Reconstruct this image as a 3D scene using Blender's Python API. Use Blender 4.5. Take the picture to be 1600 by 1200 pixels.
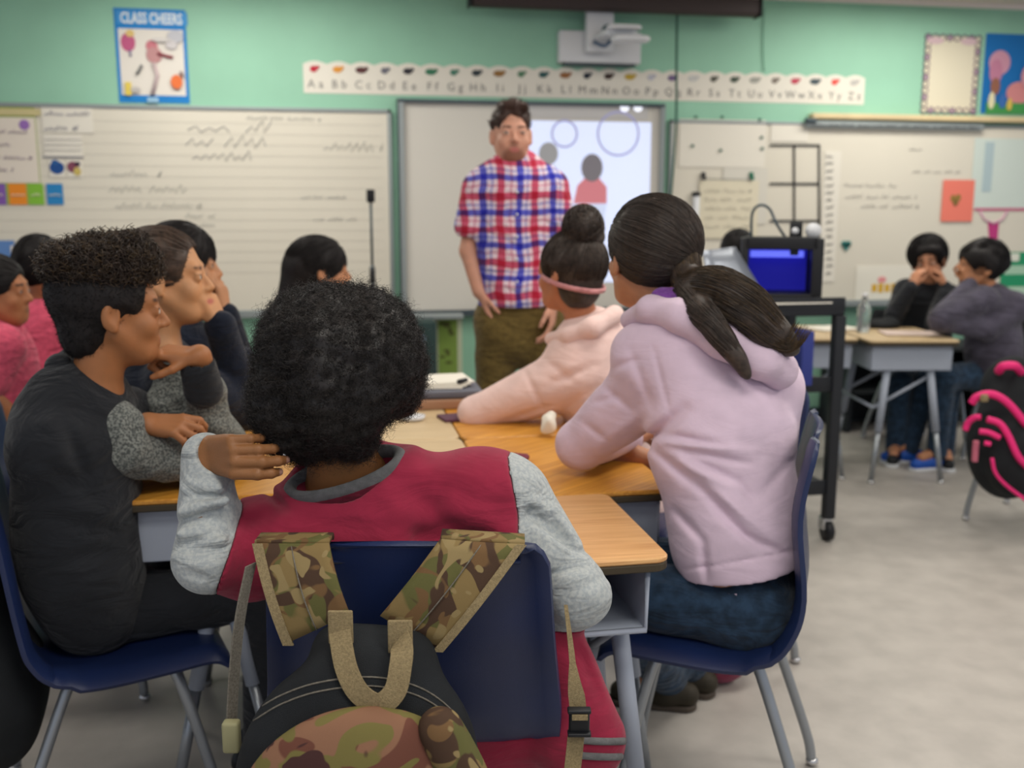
import bpy, bmesh, math, random
import numpy as np
from mathutils import Vector, Matrix
random.seed(7); rng = np.random.default_rng(7)
sc = bpy.context.scene; COL = sc.collection
for o in list(bpy.data.objects): bpy.data.objects.remove(o)
PI = math.pi
# ---------------------------------------------------------------- camera
YAW = math.radians(10.6); PITCH = math.radians(9.85); FPX = 1555.0; CAMH = 1.38
cam_d = bpy.data.cameras.new('camera'); cam = bpy.data.objects.new('camera', cam_d); COL.objects.link(cam); sc.camera = cam
cam.location = (0, 0, CAMH); cam.rotation_euler = (PI/2-PITCH, 0, -YAW)
cam_d.sensor_width = 36; cam_d.lens = FPX/1600*36; cam_d.clip_start = .02
cam_d.dof.use_dof = True; cam_d.dof.focus_distance = 1.62; cam_d.dof.aperture_fstop = 3.3
# ---------------------------------------------------------------- world and exposure
w = bpy.data.worlds.new('world'); sc.world = w; w.use_nodes = True
w.node_tree.nodes['Background'].inputs[0].default_value = (0.78, 0.85, 1.0, 1)
w.node_tree.nodes['Background'].inputs[1].default_value = 0.55
sc.view_settings.view_transform = 'Standard'; sc.view_settings.look = 'None'; sc.view_settings.gamma = 1
sc.view_settings.exposure = 0.0; sc.view_settings.use_curve_mapping = False
sc.cycles.max_bounces = 6; sc.cycles.diffuse_bounces = 3; sc.cycles.use_denoising = True
# ---------------------------------------------------------------- pixels to places
cT, sT = math.cos(YAW), math.sin(YAW)
def Cc(X, D, Z): return np.array([X*cT+D*sT, D*cT-X*sT, Z])
def ray(u, v):
    return u-800, FPX*math.cos(PITCH)+(600-v)*math.sin(PITCH), -FPX*math.sin(PITCH)+(600-v)*math.cos(PITCH)
def P(u, v, D): x, y, z = ray(u, v); return Cc(x/y*D, D, CAMH+z/y*D)
def PZ(u, v, zz): x, y, z = ray(u, v); return P(u, v, (zz-CAMH)/z*y)
def PY(u, v, yy): x, y, z = ray(u, v); return P(u, v, yy/Cc(x/y, 1, 0)[1])
def A(*a): return np.array(a, float)
def unit(v): v = np.asarray(v, float); return v/np.linalg.norm(v)
# ---------------------------------------------------------------- room lamps (area lights sit under the troffers built below)
WY = 6.0; CEIL = 2.68
LAMPS = [(-.45, 5.15, 24, 1.2, .5), (3.45, 5.2, 24, 1.2, .5), (1.4, 4.1, 14, 1.2, .6), (4.4, 3.4, 24, 1.2, .6), (-1.5, 3.2, 18, 1.2, .6),
         (1.35, 2.55, 24, 1.2, .6), (3.4, 1.2, 34, 1.2, .6), (.3, .75, 22, 1.2, .6), (1.5, -.6, 26, 1.2, .6), (-1.3, -.6, 14, 1.2, .6)]  # the lamps behind the camera are added to brighten the foreground
for i, (x, y, e, sx, sy) in enumerate(LAMPS):
    l = bpy.data.lights.new('ceiling_lamp', 'AREA'); l.shape = 'RECTANGLE'; l.size = sx; l.size_y = sy; l.energy = e; l.color = (1, .96, .89)
    o = bpy.data.objects.new('ceiling_lamp', l); COL.objects.link(o); o.location = (x, y, CEIL-.045)
# ---------------------------------------------------------------- helpers: objects and tags
def link(name, me, mat=None, parent=None):
    o = bpy.data.objects.new(name, me); COL.objects.link(o)
    if mat is not None:
        for m in (mat if isinstance(mat, (list, tuple)) else [mat]): me.materials.append(m)
    if parent is not None: o.parent = parent; o.matrix_parent_inverse = parent.matrix_basis.inverted()
    return o
def tag(o, label=None, cat=None, group=None, kind=None):
    if label: o['label'] = label
    if cat: o['category'] = cat
    if group: o['group'] = group
    if kind: o['kind'] = kind
    return o
def empty(name, loc=(0, 0, 0), rz=0, label=None, cat=None, group=None):
    o = bpy.data.objects.new(name, None); COL.objects.link(o); o.location = loc; o.rotation_euler = (0, 0, rz); o.empty_display_size = .1
    return tag(o, label, cat, group)
def loc_link(name, me, mat, parent):     # mesh given in the parent's own coordinates
    o = bpy.data.objects.new(name, me); COL.objects.link(o); me.materials.append(mat); o.parent = parent
    return o
def mesh_np(verts, faces, smooth=True, name='m'):
    me = bpy.data.meshes.new(name); verts = np.asarray(verts, np.float32); faces = np.asarray(faces, np.int32)
    n = faces.shape[1]; me.vertices.add(len(verts)); me.vertices.foreach_set('co', verts.ravel())
    me.loops.add(faces.size); me.loops.foreach_set('vertex_index', faces.ravel())
    me.polygons.add(len(faces)); me.polygons.foreach_set('loop_start', np.arange(0, faces.size, n, dtype=np.int32))
    me.polygons.foreach_set('use_smooth', np.full(len(faces), smooth)); me.update(calc_edges=True); return me
class MB:
    """collects boxes, tubes and sheets, then links them as one mesh"""
    def __init__(s): s.v = []; s.f = []; s.sm = []
    def add(s, v, f, smooth=False):
        n = len(s.v); s.v += [tuple(map(float, p)) for p in v]; s.f += [tuple(i+n for i in q) for q in f]; s.sm += [smooth]*len(f); return s
    def box(s, c, d, rz=0, b=0.0, R=None):
        hx, hy, hz = d[0]/2, d[1]/2, d[2]/2
        if R is None: R = np.array([[math.cos(rz), -math.sin(rz), 0], [math.sin(rz), math.cos(rz), 0], [0, 0, 1]])
        if b <= 0:
            vs = [A(x*hx, y*hy, z*hz) for z in (-1, 1) for y in (-1, 1) for x in (-1, 1)]
            fs = [(0, 2, 3, 1), (4, 5, 7, 6), (0, 1, 5, 4), (2, 6, 7, 3), (0, 4, 6, 2), (1, 3, 7, 5)]
            return s.add([np.array(c)+R@v for v in vs], fs)
        bm = bmesh.new(); bmesh.ops.create_cube(bm, size=1)
        for v in bm.verts: v.co = Vector((v.co.x*d[0], v.co.y*d[1], v.co.z*d[2]))
        bmesh.ops.bevel(bm, geom=bm.edges[:], offset=b, segments=3, profile=.5, affect='EDGES')
        bm.verts.index_update(); vs = [np.array(c)+R@np.array(v.co) for v in bm.verts]; fs = [tuple(v.index for v in f.verts) for f in bm.faces]; bm.free()
        return s.add(vs, fs, True)
    def slab(s, c, d, r=.03, n=5, b=.004, rz=0, R=None):   # rounded-corner plate, edges eased
        hx, hy, h = d[0]/2, d[1]/2, d[2]/2; out = []
        for (rr, z) in ((r-b if r > b else .001, -h), (r, -h+b), (r, h-b), (r-b if r > b else .001, h)):
            ins = r-rr; ring = []
            for (sx, sy, a0) in ((1, 1, 0), (-1, 1, 90), (-1, -1, 180), (1, -1, 270)):
                for i in range(n+1):
                    a = math.radians(a0+90*i/n); ring.append(A(sx*(hx-r)+rr*math.cos(a), sy*(hy-r)+rr*math.sin(a), z))
            out.append(ring)
        m = len(out[0]); vs = [p for ring in out for p in ring]
        fs = [(k*m+i, k*m+(i+1) % m, (k+1)*m+(i+1) % m, (k+1)*m+i) for k in range(3) for i in range(m)]
        fs += [tuple(range(m-1, -1, -1)), tuple(range(3*m, 4*m))]
        if R is None: R = np.array([[math.cos(rz), -math.sin(rz), 0], [math.sin(rz), math.cos(rz), 0], [0, 0, 1]])
        return s.add([np.array(c)+R@v for v in vs], fs, False)
    def tube(s, pts, r, n=10, caps=True, flat=None):
        pts = [np.array(p, float) for p in pts]; rs = r if hasattr(r, '__len__') else [r]*len(pts)
        t0 = unit(pts[1]-pts[0]); up = A(0, 0, 1) if abs(t0[2]) < .9 else A(1, 0, 0); nx = unit(np.cross(up, t0)); vs = []
        for i, p in enumerate(pts):
            t = unit(pts[min(i+1, len(pts)-1)]-pts[max(i-1, 0)]); nx = unit(nx-t*np.dot(nx, t)); ny = np.cross(t, nx)
            for k in range(n):
                a = 2*PI*k/n; vs.append(p+rs[i]*(nx*math.cos(a)+ny*math.sin(a)))
        fs = [(i*n+k, i*n+(k+1) % n, (i+1)*n+(k+1) % n, (i+1)*n+k) for i in range(len(pts)-1) for k in range(n)]
        if caps: fs += [tuple(range(n-1, -1, -1)), tuple(range((len(pts)-1)*n, len(pts)*n))]
        return s.add(vs, fs, True)
    def ball(s, c, r, n=12):
        r = r if hasattr(r, '__len__') else (r, r, r); vs = []; fs = []
        for i in range(n//2+1):
            for k in range(n):
                a = PI*i/(n//2); b = 2*PI*k/n; vs.append(A(c[0]+r[0]*math.sin(a)*math.cos(b), c[1]+r[1]*math.sin(a)*math.sin(b), c[2]+r[2]*math.cos(a)))
        for i in range(n//2):
            for k in range(n): fs.append((i*n+k, (i+1)*n+k, (i+1)*n+(k+1) % n, i*n+(k+1) % n))
        return s.add(vs, fs, True)
    def disc(s, c, r, ax=(0, 1, 0), t=.002, n=20, r2=None):   # flat disc or ellipse with thickness, or a ring when r2 is given
        ax = unit(ax); u = unit(np.cross(A(0, 0, 1) if abs(ax[2]) < .9 else A(1, 0, 0), ax)); w_ = np.cross(ax, u)
        rx, rz_ = r if hasattr(r, '__len__') else (r, r); c = np.array(c, float)
        circ = lambda k, off, q=1: c+ax*off+q*(u*rx*math.cos(2*PI*k/n)+w_*rz_*math.sin(2*PI*k/n))
        if r2 is None:
            vs = [circ(k, -t/2) for k in range(n)]+[circ(k, t/2) for k in range(n)]
            return s.add(vs, [(k, (k+1) % n, n+(k+1) % n, n+k) for k in range(n)]+[tuple(range(n-1, -1, -1)), tuple(range(n, 2*n))])
        q = r2/rx; vs = [circ(k, o_, qq) for (o_, qq) in ((-t/2, 1), (t/2, 1), (t/2, q), (-t/2, q)) for k in range(n)]
        return s.add(vs, [(j*n+k, j*n+(k+1) % n, ((j+1) % 4)*n+(k+1) % n, ((j+1) % 4)*n+k) for j in range(4) for k in range(n)])
    def ribbon(s, pts, wv, t=.003):     # strap: points, width vectors
        pts = [np.array(p, float) for p in pts]; vs = []
        wv = [np.array(q, float) for q in (wv if np.ndim(wv) == 2 else [wv]*len(pts))]
        for i, p in enumerate(pts):
            tt = unit(pts[min(i+1, len(pts)-1)]-pts[max(i-1, 0)]); nn = unit(np.cross(tt, wv[i]))*t/2
            vs += [p-wv[i]/2-nn, p+wv[i]/2-nn, p+wv[i]/2+nn, p-wv[i]/2+nn]
        fs = [(i*4+k, i*4+(k+1) % 4, i*4+4+(k+1) % 4, i*4+4+k) for i in range(len(pts)-1) for k in range(4)]
        n = len(pts)-1; fs += [(3, 2, 1, 0), (n*4, n*4+1, n*4+2, n*4+3)]
        return s.add(vs, fs, False)
    def mesh(s, name='m'):
        me = bpy.data.meshes.new(name); me.from_pydata(s.v, [], s.f); me.polygons.foreach_set('use_smooth', s.sm)
        bm = bmesh.new(); bm.from_mesh(me); bmesh.ops.recalc_face_normals(bm, faces=bm.faces[:]); bm.to_mesh(me); bm.free(); return me
    def go(s, name, mat, parent=None, **k):   # world coordinates
        return tag(link(name, s.mesh(name), mat, parent), **k)
    def lo(s, name, mat, parent, **k):        # parent's own coordinates
        return tag(loc_link(name, s.mesh(name), mat, parent), **k)
def caster(o):         # points on an object's surface as seen from the camera's place
    from mathutils.bvhtree import BVHTree
    me = o.data; t_ = BVHTree.FromPolygons([v.co for v in me.vertices], [tuple(p.vertices) for p in me.polygons])
    def f(u, v, off=.002):
        d = unit(P(u, v, 1.0)-A(0, 0, CAMH)); h = t_.ray_cast(Vector((0, 0, CAMH)), Vector(d)); return None if h[0] is None else np.array(h[0])-d*off
    return f
def spline(pts, n=8):
    pts = [np.array(p, float) for p in pts]; q = [2*pts[0]-pts[1]]+pts+[2*pts[-1]-pts[-2]]; out = []
    for i in range(1, len(q)-2):
        for k in range(n):
            t = k/n; out.append(.5*((2*q[i])+(-q[i-1]+q[i+1])*t+(2*q[i-1]-5*q[i]+4*q[i+1]-q[i+2])*t*t+(-q[i-1]+3*q[i]-3*q[i+1]+q[i+2])*t**3))
    out.append(pts[-1]); return out
def dup(root, loc=None, rz=None, **k):
    def cp(o, par):
        c = o.copy(); COL.objects.link(c)
        if par is not None: c.parent = par
        for ch in list(o.children): cp(ch, c)
        return c
    r = cp(root, None)
    if loc is not None: r.location = loc
    if rz is not None: r.rotation_euler = (0, 0, rz)
    return tag(r, **k)
# ---------------------------------------------------------------- helpers: materials
def lin(c): return tuple(((x/255)/12.92 if x <= 10 else ((x/255+.055)/1.055)**2.4) for x in c)
def mat(name, c, rough=.6, spec=.3, metal=0, var=0, scale=20, bump=0, bscale=200, c2=None, sheen=0, stretch=None, emit=0, vcol=False, trans=0, detail=3):
    m = bpy.data.materials.new(name); m.use_nodes = True; nt = m.node_tree; b = nt.nodes['Principled BSDF']; N = nt.nodes.new; L = nt.links.new
    col = (*lin(c), 1); b.inputs['Base Color'].default_value = col; b.inputs['Roughness'].default_value = rough; b.inputs['Metallic'].default_value = metal
    b.inputs['Specular IOR Level'].default_value = spec; b.inputs['Sheen Weight'].default_value = sheen; b.inputs['Transmission Weight'].default_value = trans
    tc = N('ShaderNodeTexCoord'); mp = N('ShaderNodeMapping'); L(tc.outputs['Object'], mp.inputs[0])
    if stretch: mp.inputs['Scale'].default_value = stretch
    src = None
    if vcol: a = N('ShaderNodeVertexColor'); a.layer_name = 'Col'; src = a.outputs[0]; L(src, b.inputs['Base Color'])
    if var or c2:
        n = N('ShaderNodeTexNoise'); n.inputs['Scale'].default_value = scale; n.inputs['Detail'].default_value = detail; L(mp.outputs[0], n.inputs[0])
        if c2 is None: c2 = tuple(max(0, min(255, x*(1-var))) for x in c); r0, r1 = .35, .65
        else: r0, r1 = (.42, .58)
        cr = N('ShaderNodeValToRGB'); cr.color_ramp.elements[0].position = r0; cr.color_ramp.elements[1].position = r1
        cr.color_ramp.elements[0].color = col; cr.color_ramp.elements[1].color = (*lin(c2), 1); L(n.outputs[0], cr.inputs[0])
        if vcol:
            mx = N('ShaderNodeMixRGB'); mx.blend_type = 'MULTIPLY'; mx.inputs[0].default_value = .35; L(src, mx.inputs[1]); L(cr.outputs[0], mx.inputs[2]); L(mx.outputs[0], b.inputs['Base Color'])
        else: L(cr.outputs[0], b.inputs['Base Color'])
    if bump:
        n = N('ShaderNodeTexNoise'); n.inputs['Scale'].default_value = bscale; n.inputs['Detail'].default_value = 4; L(mp.outputs[0], n.inputs[0])
        bp = N('ShaderNodeBump'); bp.inputs['Strength'].default_value = bump; bp.inputs['Distance'].default_value = .004; L(n.outputs[0], bp.inputs['Height']); L(bp.outputs[0], b.inputs['Normal'])
    if emit: b.inputs['Emission Color'].default_value = col; b.inputs['Emission Strength'].default_value = emit
    return m
def cloth(name, c, wr=.5, **k):
    d = dict(rough=.95, spec=.1, sheen=.15, var=.12, scale=60, bump=.25, bscale=500); d.update(k); m = mat(name, c, **d); nt = m.node_tree; b = nt.nodes['Principled BSDF']; N = nt.nodes.new; L = nt.links.new
    tc = N('ShaderNodeTexCoord'); mp = N('ShaderNodeMapping'); mp.inputs['Rotation'].default_value = (.5, .4, .6); mp.inputs['Scale'].default_value = (1, 1, 2.4); L(tc.outputs['Object'], mp.inputs[0])
    n = N('ShaderNodeTexNoise'); n.inputs['Scale'].default_value = 7; n.inputs['Detail'].default_value = 3; n.inputs['Distortion'].default_value = 1.2; L(mp.outputs[0], n.inputs[0])
    bp = N('ShaderNodeBump'); bp.inputs['Strength'].default_value = wr; bp.inputs['Distance'].default_value = .05; L(n.outputs[0], bp.inputs['Height'])
    if b.inputs['Normal'].links: L(bp.outputs[0], b.inputs['Normal'].links[0].from_node.inputs['Normal'])
    else: L(bp.outputs[0], b.inputs['Normal'])
    return m
# ---------------------------------------------------------------- helpers: smooth solid modelling for bodies, cloth and hair
def smin(a, b, k):
    h = np.clip(.5+.5*(b-a)/k, 0, 1); return b+(a-b)*h-k*h*(1-h)
class cone:
    def __init__(s, a, b, ra, rb, flat=None, f=1.0):
        s.a = np.array(a, float); s.b = np.array(b, float); s.ra = ra; s.rb = rb; s.n = None if flat is None else unit(flat); s.f = f
        s.lo = np.minimum(s.a-ra, s.b-rb); s.hi = np.maximum(s.a+ra, s.b+rb)
    def __call__(s, p):
        ba = s.b-s.a; q = p-s.a; h = np.clip(q@ba/max(ba@ba, 1e-9), 0, 1); q = q-h[..., None]*ba; r = s.ra+(s.rb-s.ra)*h
        if s.n is not None:
            t = q@s.n; L = np.sqrt(np.maximum((q*q).sum(-1)-t*t+(t/s.f)**2, 1e-12)); return (L-r)*(1-(1-s.f)*np.minimum(np.abs(t/s.f)/L, 1))
        return np.sqrt((q*q).sum(-1))-r
class ell:
    def __init__(s, c, r, R=None):
        s.c = np.array(c, float); s.r = np.array(r if hasattr(r, '__len__') else (r, r, r), float); s.R = R; m = s.r.max() if R is not None else s.r
        s.lo = s.c-m; s.hi = s.c+m
    def __call__(s, p):
        q = p-s.c
        if s.R is not None: q = q@s.R
        k0 = np.sqrt(((q/s.r)**2).sum(-1)); k1 = np.sqrt(((q/s.r**2)**2).sum(-1)); return k0*(k0-1)/np.maximum(k1, 1e-6)
class torus:
    def __init__(s, c, R, rx, ry, r, h=1.0):     # ring in the xy plane of frame R, h stretches its section along z
        s.c = np.array(c, float); s.R = R; s.rx = rx; s.ry = ry; s.r = r; s.h = h; m = max(rx, ry)+r*max(1, h); s.lo = s.c-m; s.hi = s.c+m
    def __call__(s, p):
        q = (p-s.c)@s.R; x, y, z = q[..., 0]/s.rx, q[..., 1]/s.ry, q[..., 2]
        l = np.sqrt(x*x+y*y)+1e-9; d = (l-1)*min(s.rx, s.ry); return np.sqrt(d*d+(z/s.h)**2)-s.r
class bx_:
    def __init__(s, c, h, r, R=None):
        s.c = np.array(c, float); s.h = np.array(h, float)-r; s.r = r; s.R = R; m = np.linalg.norm(h) if R is not None else np.array(h, float); s.lo = s.c-m; s.hi = s.c+m
    def __call__(s, p):
        q = p-s.c
        if s.R is not None: q = q@s.R
        q = np.abs(q)-s.h; return np.sqrt((np.maximum(q, 0)**2).sum(-1))+np.minimum(q.max(-1), 0)-s.r
class grp:
    def __init__(s, pr, k=.004): s.p = pr; s.k = k; s.lo = np.min([q.lo for q in pr], 0); s.hi = np.max([q.hi for q in pr], 0)
    def __call__(s, p):
        d = s.p[0](p)
        for q in s.p[1:]: d = smin(d, q(p), s.k)
        return d
class xf:      # a primitive moved into a frame: R columns are its axes, t its origin, s its scale
    def __init__(s, pr, R, t, sc_=1.0):
        s.pr = pr; s.R = R; s.t = np.array(t, float); s.s = sc_
        cs = np.array([[x, y, z] for x in (pr.lo[0], pr.hi[0]) for y in (pr.lo[1], pr.hi[1]) for z in (pr.lo[2], pr.hi[2])])@R.T*sc_+s.t
        s.lo = cs.min(0); s.hi = cs.max(0)
    def __call__(s, p): return s.pr((p-s.t)@s.R/s.s)*s.s
def cells(pts): return pts
class Field:
    def __init__(s): s.ops = []
    def add(s, pr, k=.012): s.ops.append(('+', pr, k)); return s
    def sub(s, pr, k=.005): s.ops.append(('-', pr, k)); return s
    def disp(s, fn, amp=.02): s.ops.append(('d', fn, amp)); return s
    def cut(s, fn): s.ops.append(('c', fn, 0)); return s
    def build(s, res):
        ps = [o[1] for o in s.ops if o[0] == '+']; lo = np.min([p.lo for p in ps], 0)-4*res-.01; hi = np.max([p.hi for p in ps], 0)+4*res+.01
        n = np.ceil((hi-lo)/res).astype(int)+1; a = np.full(n, 1.0, np.float32); ax = [(lo[i]+res*np.arange(n[i])).astype(np.float32) for i in range(3)]
        for op, pr, k in s.ops:
            if op in '+-':
                m = max(k*1.01, 2.5*res)+.002; i0 = np.maximum(((pr.lo-m-lo)/res).astype(int), 0); i1 = np.minimum(((pr.hi+m-lo)/res).astype(int)+2, n)
                if (i1 <= i0).any(): continue
                sl = tuple(slice(i0[j], i1[j]) for j in range(3)); g = np.stack(np.meshgrid(*[ax[j][sl[j]] for j in range(3)], indexing='ij'), -1)
                d = pr(g).astype(np.float32); a[sl] = smin(a[sl], d, k) if op == '+' else -smin(-a[sl], d, k)
            else:
                idx = np.nonzero(np.abs(a) < .035) if op == 'd' else np.nonzero(np.abs(a) < .2)
                q = np.stack([ax[j][idx[j]] for j in range(3)], -1)
                if op == 'd': a[idx] += pr(q).astype(np.float32)
                else: a[idx] = np.maximum(a[idx], pr(q).astype(np.float32))
        return surf(a, lo, res)
def surf(a, lo, res):
    """surface nets"""
    n = a.shape; ins = a < 0; c = [s_ for s_ in n]
    I = np.zeros([x-1 for x in n], np.uint8)
    for dx in (0, 1):
        for dy in (0, 1):
            for dz in (0, 1): I += ins[dx:n[0]-1+dx, dy:n[1]-1+dy, dz:n[2]-1+dz]
    act = (I > 0) & (I < 8); ci = np.argwhere(act); vid = np.full(act.shape, -1, np.int32); vid[act] = np.arange(len(ci))
    acc = np.zeros((len(ci), 3), np.float64); cnt = np.zeros(len(ci)); cor = [(x, y, z) for x in (0, 1) for y in (0, 1) for z in (0, 1)]
    val = {k: a[ci[:, 0]+k[0], ci[:, 1]+k[1], ci[:, 2]+k[2]] for k in cor}
    for k in cor:
        for axx in range(3):
            if k[axx] == 0:
                k2 = list(k); k2[axx] = 1; k2 = tuple(k2); v0, v1 = val[k], val[k2]; m = (v0 < 0) != (v1 < 0)
                t = np.where(m, v0/np.where(m, v0-v1, 1), 0); pt = np.tile(np.array(k, float), (len(ci), 1)); pt[:, axx] += t; acc[m] += pt[m]; cnt[m] += 1
    V = lo+res*(ci+acc/np.maximum(cnt, 1)[:, None]); F = []
    for axx in range(3):
        b, c_ = (axx+1) % 3, (axx+2) % 3
        s0 = [slice(1, n[i]-1) for i in range(3)]; s0[axx] = slice(0, n[axx]-1); s1 = list(s0); s1[axx] = slice(1, n[axx])
        A0, A1 = ins[tuple(s0)], ins[tuple(s1)]
        for flip, M in ((False, A0 & ~A1), (True, ~A0 & A1)):
            e = np.argwhere(M); off = np.array([0 if i == axx else 1 for i in range(3)]); e = e+off
            if not len(e): continue
            q = []
            for (db, dc) in ((0, 0), (1, 0), (1, 1), (0, 1)):
                f = e.copy(); f[:, b] -= db; f[:, c_] -= dc; q.append(vid[f[:, 0], f[:, 1], f[:, 2]])
            q = np.stack(q if not flip else q[::-1], 1); F.append(q)
    F = np.concatenate(F); F = F[(F >= 0).all(1)]; return V, F
def relax(V, F, it=1, f=.5):
    for _ in range(it):
        acc = np.zeros_like(V); cnt = np.zeros(len(V))
        for i in range(4):
            j = (i+1) % 4
            np.add.at(acc, F[:, i], V[F[:, j]]); np.add.at(cnt, F[:, i], 1); np.add.at(acc, F[:, j], V[F[:, i]]); np.add.at(cnt, F[:, j], 1)
        V = V+f*(acc/np.maximum(cnt, 1)[:, None]-V)
    return V
def normals(V, F):
    n = np.cross(V[F[:, 2]]-V[F[:, 0]], V[F[:, 3]]-V[F[:, 1]]); N = np.zeros_like(V)
    for i in range(4): np.add.at(N, F[:, i], n)
    return N/np.maximum(np.linalg.norm(N, axis=1), 1e-9)[:, None]
def solid(name, fld, res, m, parent, paints=None, base=None, it=1, **k):
    V, F = fld.build(res); V = relax(V, F, it, .45) if it else V; me = mesh_np(V, F, True, name)
    if base is not None:
        c = np.tile(np.array(lin(base)), (len(V), 1))
        for pr, colr, soft in (paints or []):
            near = ((V > pr.lo-soft) & (V < pr.hi+soft)).all(1); d = pr(V[near]); t = np.clip(.5-d/soft, 0, 1)[:, None]; c[near] = c[near]*(1-t)+np.array(lin(colr))*t
        at = me.color_attributes.new('Col', 'FLOAT_COLOR', 'POINT'); at.data.foreach_set('color', np.concatenate([c, np.ones((len(c), 1))], 1).astype(np.float32).ravel())
    return tag(link(name, me, m, parent), **k)
# wandering waves for cloth folds
def folds(freq=18, amp=.004, dirv=(0, 0, 1), seed=0, warp=.05, sharp=1.0):
    r = np.random.default_rng(seed); d = unit(dirv); ks = r.normal(size=(3, 3))*7; ph = r.uniform(0, 6.28, 6); k2 = r.normal(size=(3, 3))*14
    def fn(p):
        w1 = np.sin(p@ks[0]+ph[0])+.6*np.sin(p@ks[1]+ph[1])+.4*np.sin(p@k2[0]+ph[3]); m_ = .5+.5*np.sin(p@ks[2]+ph[2])
        s_ = np.sin((p@d)*freq+w1*warp*freq); return -amp*m_*(1-np.abs(s_)**.7*2 if sharp > 1 else s_)
    return fn
def lumps(scale=60, amp=.004, seed=0):
    r = np.random.default_rng(seed); K = r.normal(size=(7, 3)); K = K/np.linalg.norm(K, axis=1)[:, None]*scale*r.uniform(.6, 1.5, (7, 1)); ph = r.uniform(0, 6.28, 7)
    return lambda p: amp*sum(np.sin(p@K[i]+ph[i]) for i in range(7))/2.6
def frame(az, pitch=0, roll=0):
    """axes (right, forward, up) for a heading az clockwise from the camera's, in degrees"""
    a = math.radians(az)+YAW; p = math.radians(pitch); f = A(math.sin(a)*math.cos(p), math.cos(a)*math.cos(p), math.sin(p))
    r = A(math.cos(a), -math.sin(a), 0); u = np.cross(r, f); t = math.radians(roll); r2 = r*math.cos(t)-u*math.sin(t); u2 = u*math.cos(t)+r*math.sin(t)
    return np.stack([r2, f, u2], 1)
def head_ops(fld, c, R, s=1.0, fat=1.0, beard=False):
    T = lambda p: xf(p, R, c, s); a = fld.add
    a(T(ell((0, -.014, .032), (.074, .093, .083))), .02); a(T(ell((0, .030, -.04), (.057*fat, .060, .072))), .03)
    a(T(ell((0, .052, -.09), (.030*fat, .034, .026))), .03)
    for sg in (-1, 1): a(T(ell((sg*.036, .060, -.032), (.022*fat, .020, .022))), .02); a(T(cone((sg*.052, .0, -.045), (sg*.026, .055, -.09), .016, .014)), .025)
    a(T(cone((-.032, .072, .022), (.032, .072, .022), .014, .014)), .02)
    for sg in (-1, 1): fld.sub(T(ell((sg*.032, .096, .001), (.017, .012, .011))), .012)
    a(T(cone((0, .084, .008), (0, .104, -.028), .0065, .0105)), .010)
    for sg in (-1, 1): a(T(ell((sg*.0115, .094, -.032), (.008, .009, .007))), .007)
    for sg in (-1, 1): a(T(ell((sg*.032, .079, -.001), (.0135, .0125, .0125))), .002); a(T(cone((sg*.018, .0885, .009), (sg*.045, .082, .008), .0035, .003)), .004)
    a(T(cone((-.017, .086, -.060), (.017, .086, -.060), .005, .005)), .006); a(T(cone((-.015, .085, -.070), (.015, .085, -.070), .006, .006)), .006)
    fld.sub(T(cone((-.022, .0945, -.0645), (.022, .0945, -.0645), .0018, .0018)), .004)
    for sg in (-1, 1):
        a(T(ell((sg*.078, -.010, -.008), (.010, .020, .031), frame_l(sg*18))), .008); fld.sub(T(ell((sg*.087, -.004, -.003), (.007, .010, .017), frame_l(sg*18))), .006)
        a(T(ell((sg*.079, -.004, -.033), (.007, .009, .010))), .006)
def frame_l(d): a = math.radians(d); return np.array([[math.cos(a), -math.sin(a), 0], [math.sin(a), math.cos(a), 0], [0, 0, 1]])
def head_paint(c, R, s, lip, brow, eye=True, beard=None):
    T = lambda p: xf(p, R, c, s); o = []
    if beard: o += [(T(ell((0, .075, -.088), (.048, .045, .034))), beard, .02), (T(ell((0, .098, -.050), (.028, .012, .007))), beard, .008)]
    o += [(T(ell((0, .094, -.0645), (.021, .014, .010))), lip, .006)]
    for sg in (-1, 1):
        o += [(T(cone((sg*.018, .088, .022), (sg*.048, .078, .024), .005, .0035)), brow, .005)]
        if eye: o += [(T(ell((sg*.032, .092, -.001), (.012, .008, .0055))), (225, 220, 210), .003), (T(ell((sg*.032, .092, -.001), (.0055, .009, .0055))), (30, 20, 15), .002), (T(cone((sg*.020, .093, .006), (sg*.044, .087, .006), .0016, .0016)), (30, 20, 18), .003)]
    return o
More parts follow.
